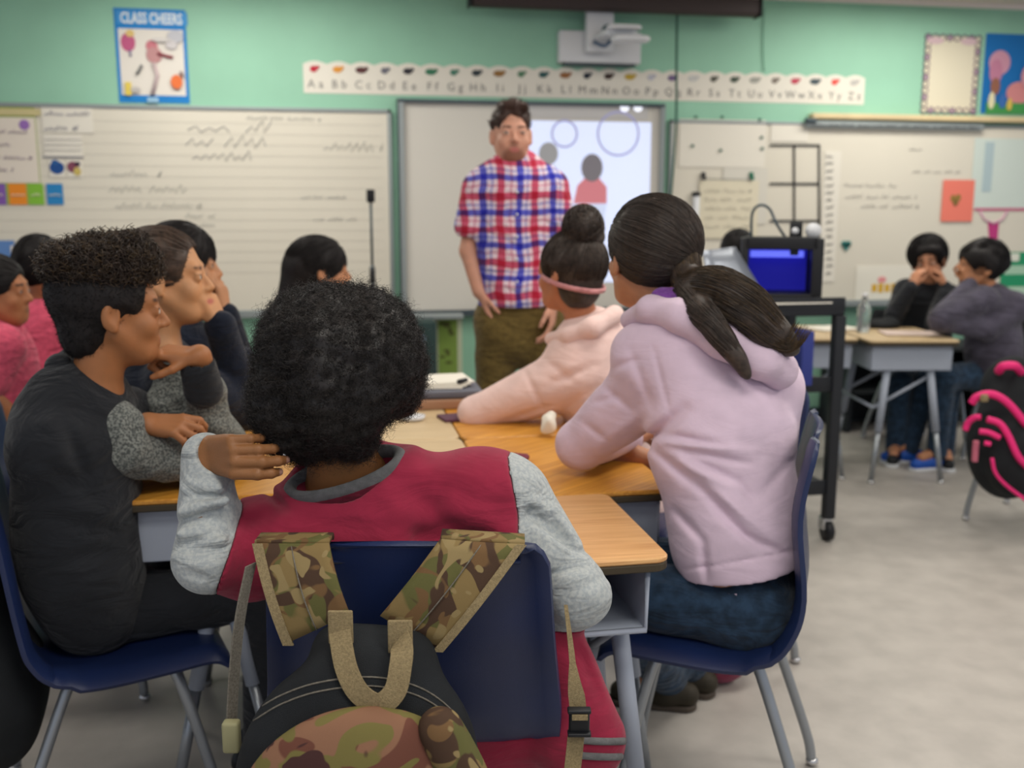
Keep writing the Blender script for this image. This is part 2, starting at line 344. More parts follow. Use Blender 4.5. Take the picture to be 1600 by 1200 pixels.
def hand_ops(fld, w_, X, Y, Z, s=1.0, curl=(30, 40, 30), spread=6, thumb=(35, 20), curls=None, fr=1.0):
    """hand at wrist w_: X thumb side, Y along the fingers, Z back of the hand"""
    Y = unit(Y); Z = unit(np.array(Z)-Y*np.dot(Y, Z)); X0 = np.cross(Y, Z); X = X0*(1 if np.dot(X0, X) >= 0 else -1); R = np.stack([X, Y, Z], 1); T = lambda p: xf(p, R, w_, s)
    base = [(.028, .086), (.009, .090), (-.010, .086), (-.027, .078)]; ln = [(.040, .024, .019), (.045, .028, .020), (.041, .026, .019), (.032, .020, .017)]
    pal = [cone((.016*(1-j*.66), .004, 0), (bx, by, 0), .014, .0105) for j, (bx, by) in enumerate(base)]+[cone((.018, .012, -.006), (.024, .05, -.012), .014, .011), cone((-.014, .012, -.006), (-.022, .055, -.009), .012, .010)]
    fld.add(T(grp(pal, .012)), .012)
    tips = []
    for j in range(4):
        cu = curls[j] if curls else curl; a = 0; p = A(base[j][0], base[j][1], 0); r = [.0098, .0088, .0080, .0066]; q = [1, 1, .96, .86][j]*fr; ch = []
        sp = math.radians((1.5-j)*spread)
        for m_ in range(3):
            a += math.radians(cu[m_]); d = A(math.sin(sp)*math.cos(a), math.cos(sp)*math.cos(a), -math.sin(a)); p2 = p+d*ln[j][m_]; ch.append(cone(p, p2, r[m_]*q, r[m_+1]*q)); p = p2
        ch += [ell(ch[1].a, .0096*q), ell(ch[2].a, .0085*q)]
        fld.add(T(grp(ch, .002)), .0018); tips.append((R@(p*s)+w_, R@(d), R@A(0, math.sin(a), math.cos(a))))
    t0, t1 = math.radians(thumb[0]), math.radians(thumb[1]); p = A(.022, .022, -.008); d = A(math.sin(t0), math.cos(t0)*math.cos(t1), -math.sin(t1)*math.cos(t0)); d = unit(d)
    p1 = p+d*.038; d2 = unit(d+A(-.25, .35, -.1)); p2 = p1+d2*.030; p3 = p2+unit(d2+A(-.2, .1, -.05))*.022
    fld.add(T(grp([cone(p, p1, .0135, .0115), cone(p1, p2, .0108, .0098), cone(p2, p3, .0098, .0078)], .003)), .006)
    return tips
# hair strands: (N, M, 3) polylines as thin tapered three-sided tubes
def strands(name, pts, rad, m, parent, taper=.25, **k):
    pts = np.asarray(pts, np.float64); N_, M_ = pts.shape[:2]; t = np.gradient(pts, axis=1); t /= np.maximum(np.linalg.norm(t, axis=2), 1e-9)[..., None]
    ref = np.broadcast_to(np.array([.3, .5, .81]), t.shape); a = np.cross(t, ref); a /= np.maximum(np.linalg.norm(a, axis=2), 1e-6)[..., None]; b = np.cross(t, a)
    prof = (1-(1-taper)*np.linspace(0, 1, M_)**1.5)*rad; V = []
    for j in range(3):
        an = 2*PI*j/3; V.append(pts+prof[None, :, None]*(a*math.cos(an)+b*math.sin(an)))
    V = np.stack(V, 2); idx = np.arange(N_*M_*3).reshape(N_, M_, 3); F = []
    for j in range(3):
        j2 = (j+1) % 3; F.append(np.stack([idx[:, :-1, j], idx[:, :-1, j2], idx[:, 1:, j2], idx[:, 1:, j]], -1).reshape(-1, 4))
    return tag(link(name, mesh_np(V.reshape(-1, 3), np.concatenate(F), True, name), m, parent), **k)
def curls(V, Nn, n, length, rad, turns, seed, mask=None, M=14, jitter=.5):
    r = np.random.default_rng(seed); ok = np.arange(len(V)) if mask is None else np.nonzero(mask)[0]; ii = r.choice(ok, n); p = V[ii]; nn = Nn[ii]+r.normal(size=(n, 3))*jitter
    nn /= np.linalg.norm(nn, axis=1)[:, None]; a = np.cross(nn, r.normal(size=(n, 3))); a /= np.linalg.norm(a, axis=1)[:, None]; b = np.cross(nn, a)
    t = np.linspace(0, 1, M)[None, :]; ph = r.uniform(0, 6.28, (n, 1)); L = length*r.uniform(.5, 1.3, (n, 1)); R_ = rad*r.uniform(.6, 1.3, (n, 1))*(.4+.6*t); an = ph+t*turns*6.28*r.uniform(.7, 1.3, (n, 1))
    return p[:, None, :]-nn[:, None, :]*.004+nn[:, None, :]*(t*L)[..., None]+a[:, None, :]*(R_*np.cos(an))[..., None]+b[:, None, :]*(R_*np.sin(an))[..., None]
# ================================================================ materials
M = {}
M['wall'] = mat('green_wall_paint', (153, 203, 176), rough=.55, spec=.25, var=.03, scale=3)
M['floor'] = mat('floor_vinyl', (184, 178, 170), rough=.42, spec=.4, var=.07, scale=9, detail=8, bump=.03, bscale=30)
M['ceil'] = mat('ceiling_tile', (226, 215, 204), rough=.9, var=.05, scale=60)
M['board'] = mat('whiteboard', (222, 216, 200), rough=.35, spec=.35, var=.02, scale=1.5)
M['alu'] = mat('grey_aluminium', (150, 158, 158), rough=.4, metal=.3)
M['darkalu'] = mat('dark_grey_metal', (70, 82, 88), rough=.4, metal=.3)
M['smart'] = mat('projection_surface', (212, 208, 198), rough=.4, spec=.3)
M['paper'] = mat('white_paper', (228, 223, 210), rough=.8)
M['cream'] = mat('cream_paper', (222, 214, 190), rough=.8)
M['ink'] = mat('grey_ink', (160, 158, 155), rough=.8)
M['dink'] = mat('dark_ink', (70, 70, 72), rough=.8)
M['black'] = mat('black_plastic', (28, 29, 32), rough=.45)
M['matteblack'] = mat('black_metal', (34, 36, 40), rough=.5)
M['blueshell'] = mat('blue_plastic_shell', (24, 39, 80), rough=.36, spec=.5, var=.1, scale=6, bump=.12, bscale=900)
M['steel'] = mat('grey_steel_tube', (150, 155, 160), rough=.3, metal=.55, spec=.5)
M['greymetal'] = mat('grey_painted_metal', (160, 168, 182), rough=.5, spec=.4, bump=.06, bscale=700)
M['chrome'] = mat('bright_metal', (205, 205, 205), rough=.25, metal=.8)
M['white'] = mat('white_plastic', (218, 220, 222), rough=.4)
def wood(name, c, c2, rot):
    m = mat(name, c, rough=.34, spec=.45); nt = m.node_tree; b = nt.nodes['Principled BSDF']; N = nt.nodes.new; L = nt.links.new
    tc = N('ShaderNodeTexCoord'); mp = N('ShaderNodeMapping'); mp.inputs['Rotation'].default_value = (0, 0, rot); L(tc.outputs['Object'], mp.inputs[0]); mp2 = N('ShaderNodeMapping'); mp2.inputs['Scale'].default_value = (2.5, 55, 55); L(mp.outputs[0], mp2.inputs[0])
    n = N('ShaderNodeTexNoise'); n.inputs['Scale'].default_value = 2.2; n.inputs['Detail'].default_value = 6; n.inputs['Distortion'].default_value = .6; L(mp2.outputs[0], n.inputs[0])
    cr = N('ShaderNodeValToRGB'); cr.color_ramp.elements[0].position = .3; cr.color_ramp.elements[1].position = .72; cr.color_ramp.elements[0].color = (*lin(c2), 1); cr.color_ramp.elements[1].color = (*lin(c), 1)
    L(n.outputs[0], cr.inputs[0]); L(cr.outputs[0], b.inputs['Base Color']); return m
M['wood_a'] = wood('oak_laminate', (226, 178, 120), (196, 142, 88), .05)
M['wood_b'] = wood('honey_laminate', (222, 160, 66), (180, 118, 36), .9)
M['wood_c'] = wood('pale_and_glare_laminate', (214, 190, 150), (190, 164, 124), .1)  # on the middle desks this pale tone is whiteboard glare put into the colour
M['edge'] = mat('dark_desk_edge', (66, 57, 42), rough=.5)
M['denim'] = cloth('blue_denim', (46, 66, 88), var=.3, scale=35, bscale=900)
M['maroon'] = cloth('maroon_fleece', (150, 42, 66), wr=.2, var=.08, scale=25, bscale=1200, bump=.3)
M['heather'] = cloth('heather_grey_knit', (176, 180, 178), c2=(158, 164, 166), scale=160, bscale=900, detail=8)
M['marl'] = cloth('speckled_grey_knit', (140, 144, 138), c2=(84, 88, 86), scale=190, bscale=500, detail=6, bump=.8)
M['blackcloth'] = cloth('black_cotton', (40, 42, 46), var=.1, scale=10, bump=.2)
M['navy'] = cloth('dark_navy_knit', (32, 38, 52), var=.15, scale=30)
M['lav'] = cloth('lavender_fleece', (218, 195, 212), wr=.10, var=.04, scale=15, bump=.12, bscale=700)
M['pinkfl'] = cloth('pale_pink_fleece', (240, 208, 200), wr=.15, var=.04, scale=15, bump=.1)
M['purple'] = cloth('purple_lining', (128, 72, 160))
M['ribgrey'] = cloth('grey_rib_collar', (128, 128, 128), bump=1.0, bscale=900, var=.15)
M['khaki'] = cloth('khaki_cotton', (112, 94, 52), var=.12)
M['pinkshirt'] = cloth('rose_pink_shirt', (222, 92, 118), var=.1)
M['greycloth'] = cloth('dark_grey_cloth', (66, 68, 72)); M['slate'] = cloth('faded_purple_grey_fleece', (84, 80, 94), var=.2, scale=14)
M['skin'] = mat('skin', (200, 150, 110), rough=.5, spec=.35, vcol=True, var=.2, scale=40, bump=.12, bscale=350)
M['webbing'] = mat('tan_webbing', (172, 152, 112), rough=.85, var=.15, scale=300, bump=.9, bscale=900)
M['greyweb'] = mat('grey_webbing', (128, 122, 110), rough=.85, var=.2, scale=300, bump=.5, bscale=900)
M['nylon'] = mat('black_nylon', (34, 37, 40), rough=.8, spec=.25, bump=.5, bscale=900, var=.2, scale=12)
def camo(name, cols, scale, seed):
    m = mat(name, cols[0], rough=.85, spec=.15, bump=.3, bscale=1500); nt = m.node_tree; b = nt.nodes['Principled BSDF']; N = nt.nodes.new; L = nt.links.new; tc = N('ShaderNodeTexCoord'); prev = None
    for i, c in enumerate(cols[1:]):
        mp = N('ShaderNodeMapping'); mp.inputs['Location'].default_value = (seed+i*3.1, i*1.7, seed*.3); L(tc.outputs['Object'], mp.inputs[0])
        n = N('ShaderNodeTexNoise'); n.inputs['Scale'].default_value = scale*(1+.2*i); n.inputs['Detail'].default_value = 1.2; n.inputs['Distortion'].default_value = 1.6; L(mp.outputs[0], n.inputs[0])
        r = N('ShaderNodeValToRGB'); r.color_ramp.elements[0].position = .525+.02*i; r.color_ramp.elements[1].position = .54+.02*i; r.color_ramp.elements[0].color = (0, 0, 0, 1); r.color_ramp.elements[1].color = (1, 1, 1, 1); L(n.outputs[0], r.inputs[0])
        mx = N('ShaderNodeMixRGB'); L(r.outputs[0], mx.inputs[0])
        if prev: L(prev, mx.inputs[1])
        else: mx.inputs[1].default_value = (*lin(cols[0]), 1)
        mx.inputs[2].default_value = (*lin(c), 1); prev = mx.outputs[0]
    L(prev, b.inputs['Base Color']); return m
M['camo'] = camo('olive_camouflage', [(128, 108, 70), (94, 92, 54), (74, 56, 44), (110, 84, 56), (140, 122, 84)], 8.5, 2.0)
M['camo2'] = camo('brown_camouflage', [(134, 98, 76), (104, 66, 54), (112, 104, 60), (70, 46, 44)], 8, 5.3)
def hairm(name, c, rough=.5, spec=.4):
    m = mat(name, c, rough=rough, spec=spec, var=.3, scale=90); return m
M['blueshoe'] = mat('blue_shoe', (30, 80, 170), rough=.5)
M['hairk'] = hairm('black_hair', (30, 26, 26), .65, .3); M['hairb'] = hairm('dark_brown_hair', (66, 54, 46)); M['hairc'] = hairm('dark_curly_hair', (38, 33, 31)); M['hairt'] = hairm('brown_hair_ends', (84, 66, 44)); M['haire'] = hairm('swept_brown_hair', (84, 66, 54))
def colm(c, rough=.6, **k):
    key = ('c',)+tuple(c)
    if key not in M: M[key] = mat('painted_%s' % len(M), c, rough=rough, **k)
    return M[key]
# ================================================================ the room
S = dict(kind='structure')
MB().box((1.5, 2.4, -.05), (13, 9.4, .1)).go('floor', M['floor'], **S)
MB().box((1.5, WY+.06, 1.35), (13, .12, 2.7)).go('wall_front', M['wall'], **S)
MB().box((1.5, 2.9, CEIL+.04), (13, 8.4, .08)).go('ceiling', M['ceil'], **S)
MB().box((1.5, WY-.008, .05), (13, .016, .1)).go('baseboard_front', M['darkalu'], **S)
MB().box((1.5, WY-.015, CEIL-.012), (13, .03, .03)).go('trim_1', mat('pale_ceiling_trim', (236, 226, 220)), **S)
for (x, y, e, sx, sy) in LAMPS:
    t = empty('ceiling_light', (x, y, CEIL), label='unseen white recessed ceiling light panel above the classroom', cat='ceiling light', group='ceiling light panels')
    f = MB(); [f.box((dx, dy, -.012), d) for dx, dy, d in ((sx/2+.02, 0, (.04, sy+.08, .024)), (-sx/2-.02, 0, (.04, sy+.08, .024)), (0, sy/2+.02, (sx, .04, .024)), (0, -sy/2-.02, (sx, .04, .024)))]
    f.lo('frame', M['white'], t); MB().box((0, 0, -.004), (sx, sy, .008)).lo('diffuser', M['paper'], t)
# ---------------------------------------------------------------- wall boards
def wallrect(u0, v0, u1, v1, y=WY): a = PY(u0, v0, y); b = PY(u1, v1, y); return a[0], b[0], b[2], a[2]     # x0 x1 z0 z1
def scribble(name, x0, x1, z, h, y, par, m=None, seed=0, th=.0022, slant=.3, words=None, depth=.0012):
    r = np.random.default_rng(seed); mb = MB(); x = x0
    while x < x1:
        L_ = r.uniform(.05, .16)*max(h/.03, .6) if words is None else words; xe = min(x+L_, x1); n = max(6, int((xe-x)/(h*.33)))
        pts = []
        for i in range(n): zz = z+h*(.5 if i % 2 else 0)*r.uniform(.5, 1.9)+r.uniform(-.1, .1)*h; pts.append(A(x+(xe-x)*i/(n-1)+slant*(zz-z), y, zz))
        mb.ribbon(spline(pts, 2), (0, 0, th), depth) if False else mb.tube(pts, th, 4, False); x = xe+h*r.uniform(.6, 1.3)
    return mb.go(name, m or M['ink'], par)
def text(name, s, x, z, h, y, m, par, align='CENTER', bold=0.0, sx=1.0, rz=0):
    cu = bpy.data.curves.new(name, 'FONT'); cu.body = s; cu.size = h*1.38; cu.align_x = align; cu.extrude = .0006; cu.offset = bold; cu.resolution_u = 2
    o = bpy.data.objects.new(name, cu); COL.objects.link(o); dg = bpy.context.evaluated_depsgraph_get(); me = bpy.data.meshes.new_from_object(o.evaluated_get(dg)); bpy.data.objects.remove(o)
    n = len(me.vertices); c = np.empty(n*3, np.float32); me.vertices.foreach_get('co', c); c = c.reshape(-1, 3).astype(float); cx, cy = c[:, 0]*sx, c[:, 1]
    ca, sa = math.cos(rz), math.sin(rz); W_ = np.stack([x+cx*ca-cy*sa, np.full(n, y)-c[:, 2], z+cx*sa+cy*ca], 1); me.vertices.foreach_set('co', W_.astype(np.float32).ravel()); me.materials.clear(); me.update()
    return link(name, me, m, par)
def board(name, x0, x1, z0, z1, label, cat, surf_m, fm, fw=.03, dep=.03, y=WY, tray=True):
    t = empty(name, ((x0+x1)/2, y, z0), label=label, cat=cat); c = (x0+x1)/2; zc = (z0+z1)/2
    MB().box((c, y-dep/2-.002, zc), (x1-x0-fw, dep*.5, z1-z0-fw)).go('board_panel', surf_m, t)
    f = MB()
    for q in (((c, y-dep/2-.002, z0+fw/2), (x1-x0, dep, fw)), ((c, y-dep/2-.002, z1-fw/2), (x1-x0, dep, fw)), ((x0+fw/2, y-dep/2-.002, zc), (fw, dep, z1-z0)), ((x1-fw/2, y-dep/2-.002, zc), (fw, dep, z1-z0))): f.box(*q, b=.003)
    f.go('frame', fm, t)
    if tray: MB().box((c, y-.05, z0-.012), (x1-x0-.02, .09, .012), b=.003).box((c, y-.092, z0-.002), (x1-x0-.02, .008, .02)).go('tray', fm, t)
    return t
lb = board('whiteboard', -2.9, .405, .79, 1.96, 'long whiteboard with faint handwriting, left of the projection board', 'whiteboard', M['board'], M['alu'], .022)
r_ = MB()
for k in range(15): z = 1.03+k*.06; r_.box((-1.2, WY-.025, z), (3.1, .002, .0018))
r_.go('ruled_lines', colm((196, 192, 182)), lb)
yb = WY-.0255
def wr(name, u0, v0, u1, hpx, par, y=yb, **k):
    a = PY(u0, v0, y); b = PY(u1, v0, y); return scribble(name, a[0], b[0], a[2], hpx/255, y-.001, par, **k)
sd = 1
for (u0, v0, u1, h) in ((293, 205, 420, 22), (290, 228, 415, 18), (300, 250, 395, 16), (172, 275, 250, 11), (170, 300, 290, 12), (180, 325, 315, 9), (290, 340, 335, 8), (385, 187, 500, 6), (505, 235, 595, 14), (470, 310, 540, 6), (490, 345, 560, 6), (300, 355, 335, 8)):
    sd += 1; wr('handwriting', u0, v0, u1, h, lb, seed=sd, th=.0028 if h > 14 else .002, m=colm((150, 150, 150)) if h > 14 else colm((165, 168, 165)))
# the projection board
x0, x1, z0, z1 = wallrect(632, 156, 1027, 478)
sb = board('projection_board', .44, 2.06, .775, 2.02, 'interactive projection board with a lit slide, right behind the teacher', 'interactive whiteboard', M['smart'], M['darkalu'], .018, .05)
for x_ in (.462, 2.042): MB().box((x_, WY-.055, 1.4), (.028, .02, 1.24)).go('side_rail', M['alu'], sb)
MB().box((1.25, WY-.058, 2.008), (1.60, .02, .018)).go('top_rail', M['darkalu'], sb)
def emis(name, c, s):
    key = 'e'+name
    if key not in M: M[key] = mat(name, c, rough=.6, emit=s)
    return M[key]
ys = WY-.052
def srect(name, u0, v0, u1, v1, m, par, y=ys, t=.0015): a, b, c, d = wallrect(u0, v0, u1, v1, y); return MB().box(((a+b)/2, y, (c+d)/2), (abs(b-a), t, abs(d-c))).go(name, m, par)
sl = srect('projected_slide', 808, 188, 1012, 440, emis('projected_light', (196, 205, 232), .78), sb, WY-.042)
srect('projected_header', 806, 160, 1012, 187, emis('projected_grey', (188, 186, 184), .12), sb, WY-.042)
def pdisc(name, u, v, ru, rv, m, par, y, ring=None): c = PY(u, v, y); s_ = 255.; return MB().disc(c, (ru/s_, rv/s_), (0, 1, 0), .0012, 26, None if ring is None else ring/s_).go(name, m, par)
yp = WY-.0435
for (u, r1) in ((882, 21), (966, 34)): pdisc('projected_ring', u, 209, r1, r1, emis('projected_violet', (150, 150, 190), .45), sl, yp, ring=r1-3)
for (u, v) in ((976, 168), (997, 168)): pdisc('projected_dot', u, v, 7, 6, emis('projected_white', (240, 243, 255), 1.0), sl, yp)
g = emis('projected_figure_grey', (150, 150, 152), .35); g2 = emis('projected_figure_head', (120, 116, 122), .3); g3 = emis('projected_figure_red', (196, 120, 128), .45)
def ppoly(name, uv, m, par, y):
    p = [PY(u, v, y) for u, v in uv]; n = len(p); vs = p+[q+A(0, .0012, 0) for q in p]
    return MB().add(vs, [tuple(range(n)), tuple(range(2*n-1, n-1, -1))]+[(i, (i+1) % n, n+(i+1) % n, n+i) for i in range(n)]).go(name, m, par)
pdisc('projected_figure', 857, 240, 15, 17, g, sl, yp-.002); ppoly('projected_figure', [(832, 330), (836, 275), (848, 258), (868, 260), (882, 285), (886, 330)], g, sl, yp)
pdisc('projected_figure', 925, 262, 17, 21, g2, sl, yp-.002); ppoly('projected_figure', [(896, 318), (902, 290), (915, 277), (935, 277), (948, 292), (948, 318)], g3, sl, yp)
ppoly('projected_figure', [(898, 318), (948, 318), (944, 345), (902, 345)], emis('projected_pale', (190, 200, 226), .6), sl, yp-.001)
MB().box((.62, WY-.1, .765), (.36, .14, .03), b=.006).go('pen_tray', M['alu'], sb)
# right board
rb = board('whiteboard', 2.10, 6.3, .79, 1.93, 'long whiteboard covered in charts, right of the projection board', 'whiteboard', M['board'], M['alu'], .02)
for (u0, v0, u1, h) in ((1318, 292, 1400, 7), (1320, 310, 1430, 7), (1345, 325, 1435, 7), (1420, 235, 1440, 5), (1425, 270, 1500, 5), (1060, 470, 1080, 4)): sd += 1; wr('handwriting', u0, v0, u1, h, rb, seed=sd)
for (u, v) in ((1098, 272),): pass
# ledge above right board
a = PY(1262, 195, WY)[0]; MB().box(((a+6.3)/2, WY-.035, 1.965), (6.3-a, .07, .035), b=.006).go('wall_shelf', mat('cream_wood', (226, 205, 160), rough=.6, var=.08, scale=5), label='cream wooden ledge running above the right whiteboard', cat='ledge')
a = PY(1252, 205, WY)[0]; b = PY(1528, 205, WY)[0]
t = empty('chart_rail', ((a+b)/2, WY-.05, 1.91), label='grey chart rail with a strip of small print under the cream ledge', cat='chart rail'); MB().box(((a+b)/2, WY-.045, 1.915), (b-a, .03, .04), b=.004).go('rail', M['alu'], t)
scribble('print_strip', a+.05, b-.05, 1.905, .016, WY-.062, t, m=M['dink'], seed=77, th=.003); MB().box((a+.03, WY-.06, 1.935), (.07, .04, .03), b=.006).go('end_cap', M['darkalu'], t)
# ---------------------------------------------------------------- alphabet banner
t = empty('alphabet_banner', (1.6, WY, 2.04), label='long white alphabet banner with scalloped top edge above the boards', cat='alphabet banner')
ax0, ax1, az0, az1 = -.086, 3.39, 2.045, 2.222; m_ = MB(); n = 26; cw = (ax1-ax0)/n
for i in range(n):
    xa = ax0+i*cw; top = [(xa+cw*k/8, az1-.016+.018*math.sin(PI*k/8)) for k in range(9)]; vs = [A(x, WY-.003, z) for x, z in [(xa, az0), (xa+cw, az0)]+top[::-1]]; q = len(vs); vs2 = vs+[v+A(0, .002, 0) for v in vs]
    m_.add(vs2, [tuple(range(q)), tuple(range(2*q-1, q-1, -1))]+[(k, (k+1) % q, q+(k+1) % q, q+k) for k in range(q)])
m_.go('banner_strip', M['paper'], t)
pc = [(190, 40, 60), (220, 150, 60), (90, 50, 50), (110, 110, 120), (50, 48, 55), (60, 120, 90), (80, 130, 110), (50, 60, 66), (150, 110, 60), (90, 130, 100), (50, 90, 90), (150, 100, 60), (40, 46, 60), (66, 50, 46), (190, 160, 60), (190, 190, 200), (120, 100, 140), (200, 200, 196), (90, 90, 80), (70, 84, 70), (160, 160, 150), (130, 120, 110), (190, 70, 90), (70, 84, 90), (225, 80, 70), (190, 186, 180)]
for i in range(n):
    xc = ax0+(i+.5)*cw; c = pc[i]; w_ = .021+.012*((i*7) % 3)/2; pm = MB(); pm.disc((xc-.008, WY-.0045, 2.178), (w_, .018), n=12); pm.disc((xc+w_*.7, WY-.0072, 2.188), (.010, .010), n=8)
    pm.go('picture', colm(c), t)
    text('letters', chr(65+i)+' '+chr(97+i), xc, 2.075, .048, WY-.005, colm((140, 138, 134)), t)
# ---------------------------------------------------------------- posters and papers on the wall
def sheet(name, u0, v0, u1, v1, m, label, cat='poster', y=WY, t=.003, group=None):
    a, b, c, d = wallrect(u0, v0, u1, v1, y); e = empty(name, ((a+b)/2, y, c), label=label, cat=cat, group=group); MB().box(((a+b)/2, y-t/2-.001, (c+d)/2), (b-a, t, d-c)).go('sheet', m, e); return e
py = WY-.0045
def art(par, items, y=py):
    y0 = y
    for qi, it in enumerate(items):
        k = it[0]; y = y0-.0013*qi
        if k == 'r': srect(it[1], *it[2], colm(it[3]), par, y-(it[4] if len(it) > 4 else 0), .001)
        elif k == 'd': c = PY(*it[2][:2], y); s_ = 258.; MB().disc(c-A(0, it[4] if len(it) > 4 else .001, 0), (it[2][2]/s_, it[2][3]/s_), (0, 1, 0), .001, 16).go(it[1], colm(it[3]), par)
        elif k == 'l': MB().tube([PY(u, v, y-.002) for u, v in it[2]], it[4], 5).go(it[1], colm(it[3]), par)
p = sheet('poster', 177, 12, 297, 162, colm((30, 128, 200)), 'blue bordered poster headed with cheers, cartoon children on white, above left whiteboard')
art(p, [('r', 'white_panel', (184, 44, 291, 150), (226, 220, 210)), ('r', 'title_band', (181, 16, 293, 40), (70, 150, 212))])
c = PY(237, 38, py); text('title', 'CLASS CHEERS', c[0], PY(237, 37, py)[2], .058, py-.003, colm((232, 238, 240)), p, bold=.002, sx=.62)
art(p, [('d', 'drawing', (200, 66, 10, 13), (190, 90, 130)), ('d', 'drawing', (203, 52, 6, 5), (220, 190, 120)), ('l', 'drawing', [(203, 78), (204, 88)], (120, 110, 150), .006),
        ('d', 'drawing', (237, 72, 8, 8), (200, 120, 130)), ('d', 'drawing', (241, 86, 11, 11), (190, 140, 140)), ('l', 'drawing', [(246, 84), (270, 90)], (150, 70, 80), .009), ('l', 'drawing', [(240, 98), (246, 118), (238, 148)], (200, 180, 180), .012), ('l', 'drawing', [(222, 102), (214, 116)], (110, 110, 110), .008),
        ('d', 'drawing', (274, 57, 11, 9), (190, 190, 196)), ('d', 'drawing', (268, 70, 8, 6), (205, 200, 200)), ('r', 'drawing', (195, 128, 206, 149), (224, 200, 90)), ('d', 'drawing', (212, 140, 7, 4), (190, 185, 180)), ('d', 'drawing', (276, 128, 8, 10), (228, 116, 60)), ('l', 'drawing', [(282, 112), (286, 120)], (120, 80, 80), .008), ('d', 'drawing', (252, 62, 14, 3), (210, 205, 200)),
        ('r', 'footer_mark', (230, 152, 248, 160), (150, 190, 215))])
yl = WY-.026
p = sheet('chart_poster', -60, 166, 66, 320, colm((150, 168, 80)), 'cream paper chart on a yellow green backing at left end of whiteboard', y=yl)
art(p, [('r', 'cream_sheet', (-60, 182, 62, 286), (226, 216, 202)), ('d', 'purple_mark', (38, 195, 7, 7), (150, 110, 180)), ('r', 'header_strip', (-60, 168, 64, 181), (202, 190, 140))], yl-.005)
for q, v in enumerate((208, 228, 248, 268)): a = PY(-20, v, yl); b = PY(50, v, yl); scribble('print_line', a[0], b[0]-(.1 if q % 2 else 0), a[2], .022, yl-.008, p, m=colm((165, 150, 170)), seed=200+q, th=.0025)
p = sheet('paper_header', 64, 168, 147, 208, M['paper'], 'white paper heading strip pinned on the whiteboard above the small calendar', 'paper', yl, .003)
for v in (180, 203): a = PY(70, v, yl); b = PY(140 if v < 190 else 120, v, yl); scribble('print_line', a[0], b[0], a[2], .025, yl-.005, p, m=colm((130, 130, 150)), seed=v, th=.003)
p = sheet('calendar_sheet', 67, 210, 131, 246, M['paper'], 'small white calendar sheet below the paper heading', 'calendar', yl, .003)
art(p, [('r', 'edge_line', (67, 244, 131, 247), (120, 120, 130))]+[('l', 'grid_line', [(70, v), (128, v)], (180, 178, 176), .0015) for v in (218, 226, 234)], yl-.004)
p = sheet('picture_card', 76, 249, 102, 277, M['paper'], 'small card with a dark blue drawing below the calendar sheet', 'card', yl, .003); art(p, [('d', 'blue_drawing', (89, 262, 10, 9), (30, 76, 140)), ('d', 'blue_drawing', (86, 254, 5, 4), (40, 90, 150))], yl-.004)
p = sheet('picture_card', 104, 249, 130, 277, M['paper'], 'small card with a maroon drawing below the calendar sheet', 'card', yl, .003); art(p, [('d', 'maroon_drawing', (114, 261, 8, 8), (130, 70, 90)), ('d', 'tan_drawing', (121, 268, 5, 6), (200, 180, 100)), ('d', 'dark_drawing', (121, 256, 4, 3), (60, 40, 60))], yl-.004)
for (u0, u1, c, nm) in ((-14, 11, (130, 90, 170), 'purple'), (13, 43, (232, 140, 40), 'orange'), (44, 70, (130, 186, 60), 'green'), (72, 100, (40, 130, 190), 'blue')):
    p = sheet('colour_card', u0, 287, u1, 320, colm(c), nm+' square card in the row at the left end of the whiteboard', 'card', WY-.027, .003, 'coloured square cards on the whiteboard'); a = PY(u0+5, 306, WY-.03); b = PY(u1-5, 306, WY-.03); scribble('card_print', a[0], b[0], a[2], .016, WY-.0325, p, m=colm((236, 226, 206)), seed=u0+50, th=.003)
# bordered chart and picture on the right
p = sheet('bordered_chart', 1448, 56, 1522, 176, M['cream'], 'cream chart with purple scalloped border high on the right wall', 'chart')
a, b, c, d = wallrect(1450, 58, 1520, 174); m_ = MB(); per = [(a+(b-a)*i/7, d) for i in range(8)]+[(b, d-(d-c)*i/11) for i in range(1, 12)]+[(b-(b-a)*i/7, c) for i in range(1, 8)]+[(a, c+(d-c)*i/11) for i in range(1, 11)]
for i, (x, z) in enumerate(per): m_.disc((x, WY-.004, z), .024, n=14, t=.003, r2=.017)
m_.go('scalloped_border', colm((110, 84, 104)), p); m_ = MB(); [m_.disc((x, WY-.0052, z), .013, n=8, t=.001) for i, (x, z) in enumerate(per) if i % 3 == 0]; m_.go('border_dots', colm((160, 130, 160)), p)
for x_ in (a+.05, b-.07): MB().disc((x_, WY-.0066, d-.02), (.06, .022), n=12, t=.001).go('pink_swirl', colm((214, 186, 190)), p)
p = sheet('landscape_poster', 1541, 52, 1680, 180, colm((24, 110, 180)), 'bright blue landscape poster with pink trees at the upper right', 'poster')
art(p, [('d', 'pink_tree', (1562, 98, 20, 20), (206, 150, 170)), ('d', 'pink_tree', (1556, 112, 12, 20), (196, 130, 156)), ('d', 'pink_tree', (1592, 145, 24, 18), (214, 140, 140)), ('d', 'brown_house', (1555, 135, 9, 14), (150, 100, 80)), ('r', 'meadow', (1541, 160, 1680, 180), (70, 150, 80)), ('d', 'light_figure', (1549, 157, 6, 14), (226, 220, 180), .002), ('d', 'blue_figure', (1566, 158, 7, 12), (60, 110, 180), .002), ('d', 'yellow_figure', (1577, 163, 5, 10), (220, 190, 90), .002), ('d', 'pink_tree', (1620, 120, 30, 26), (210, 150, 160))])
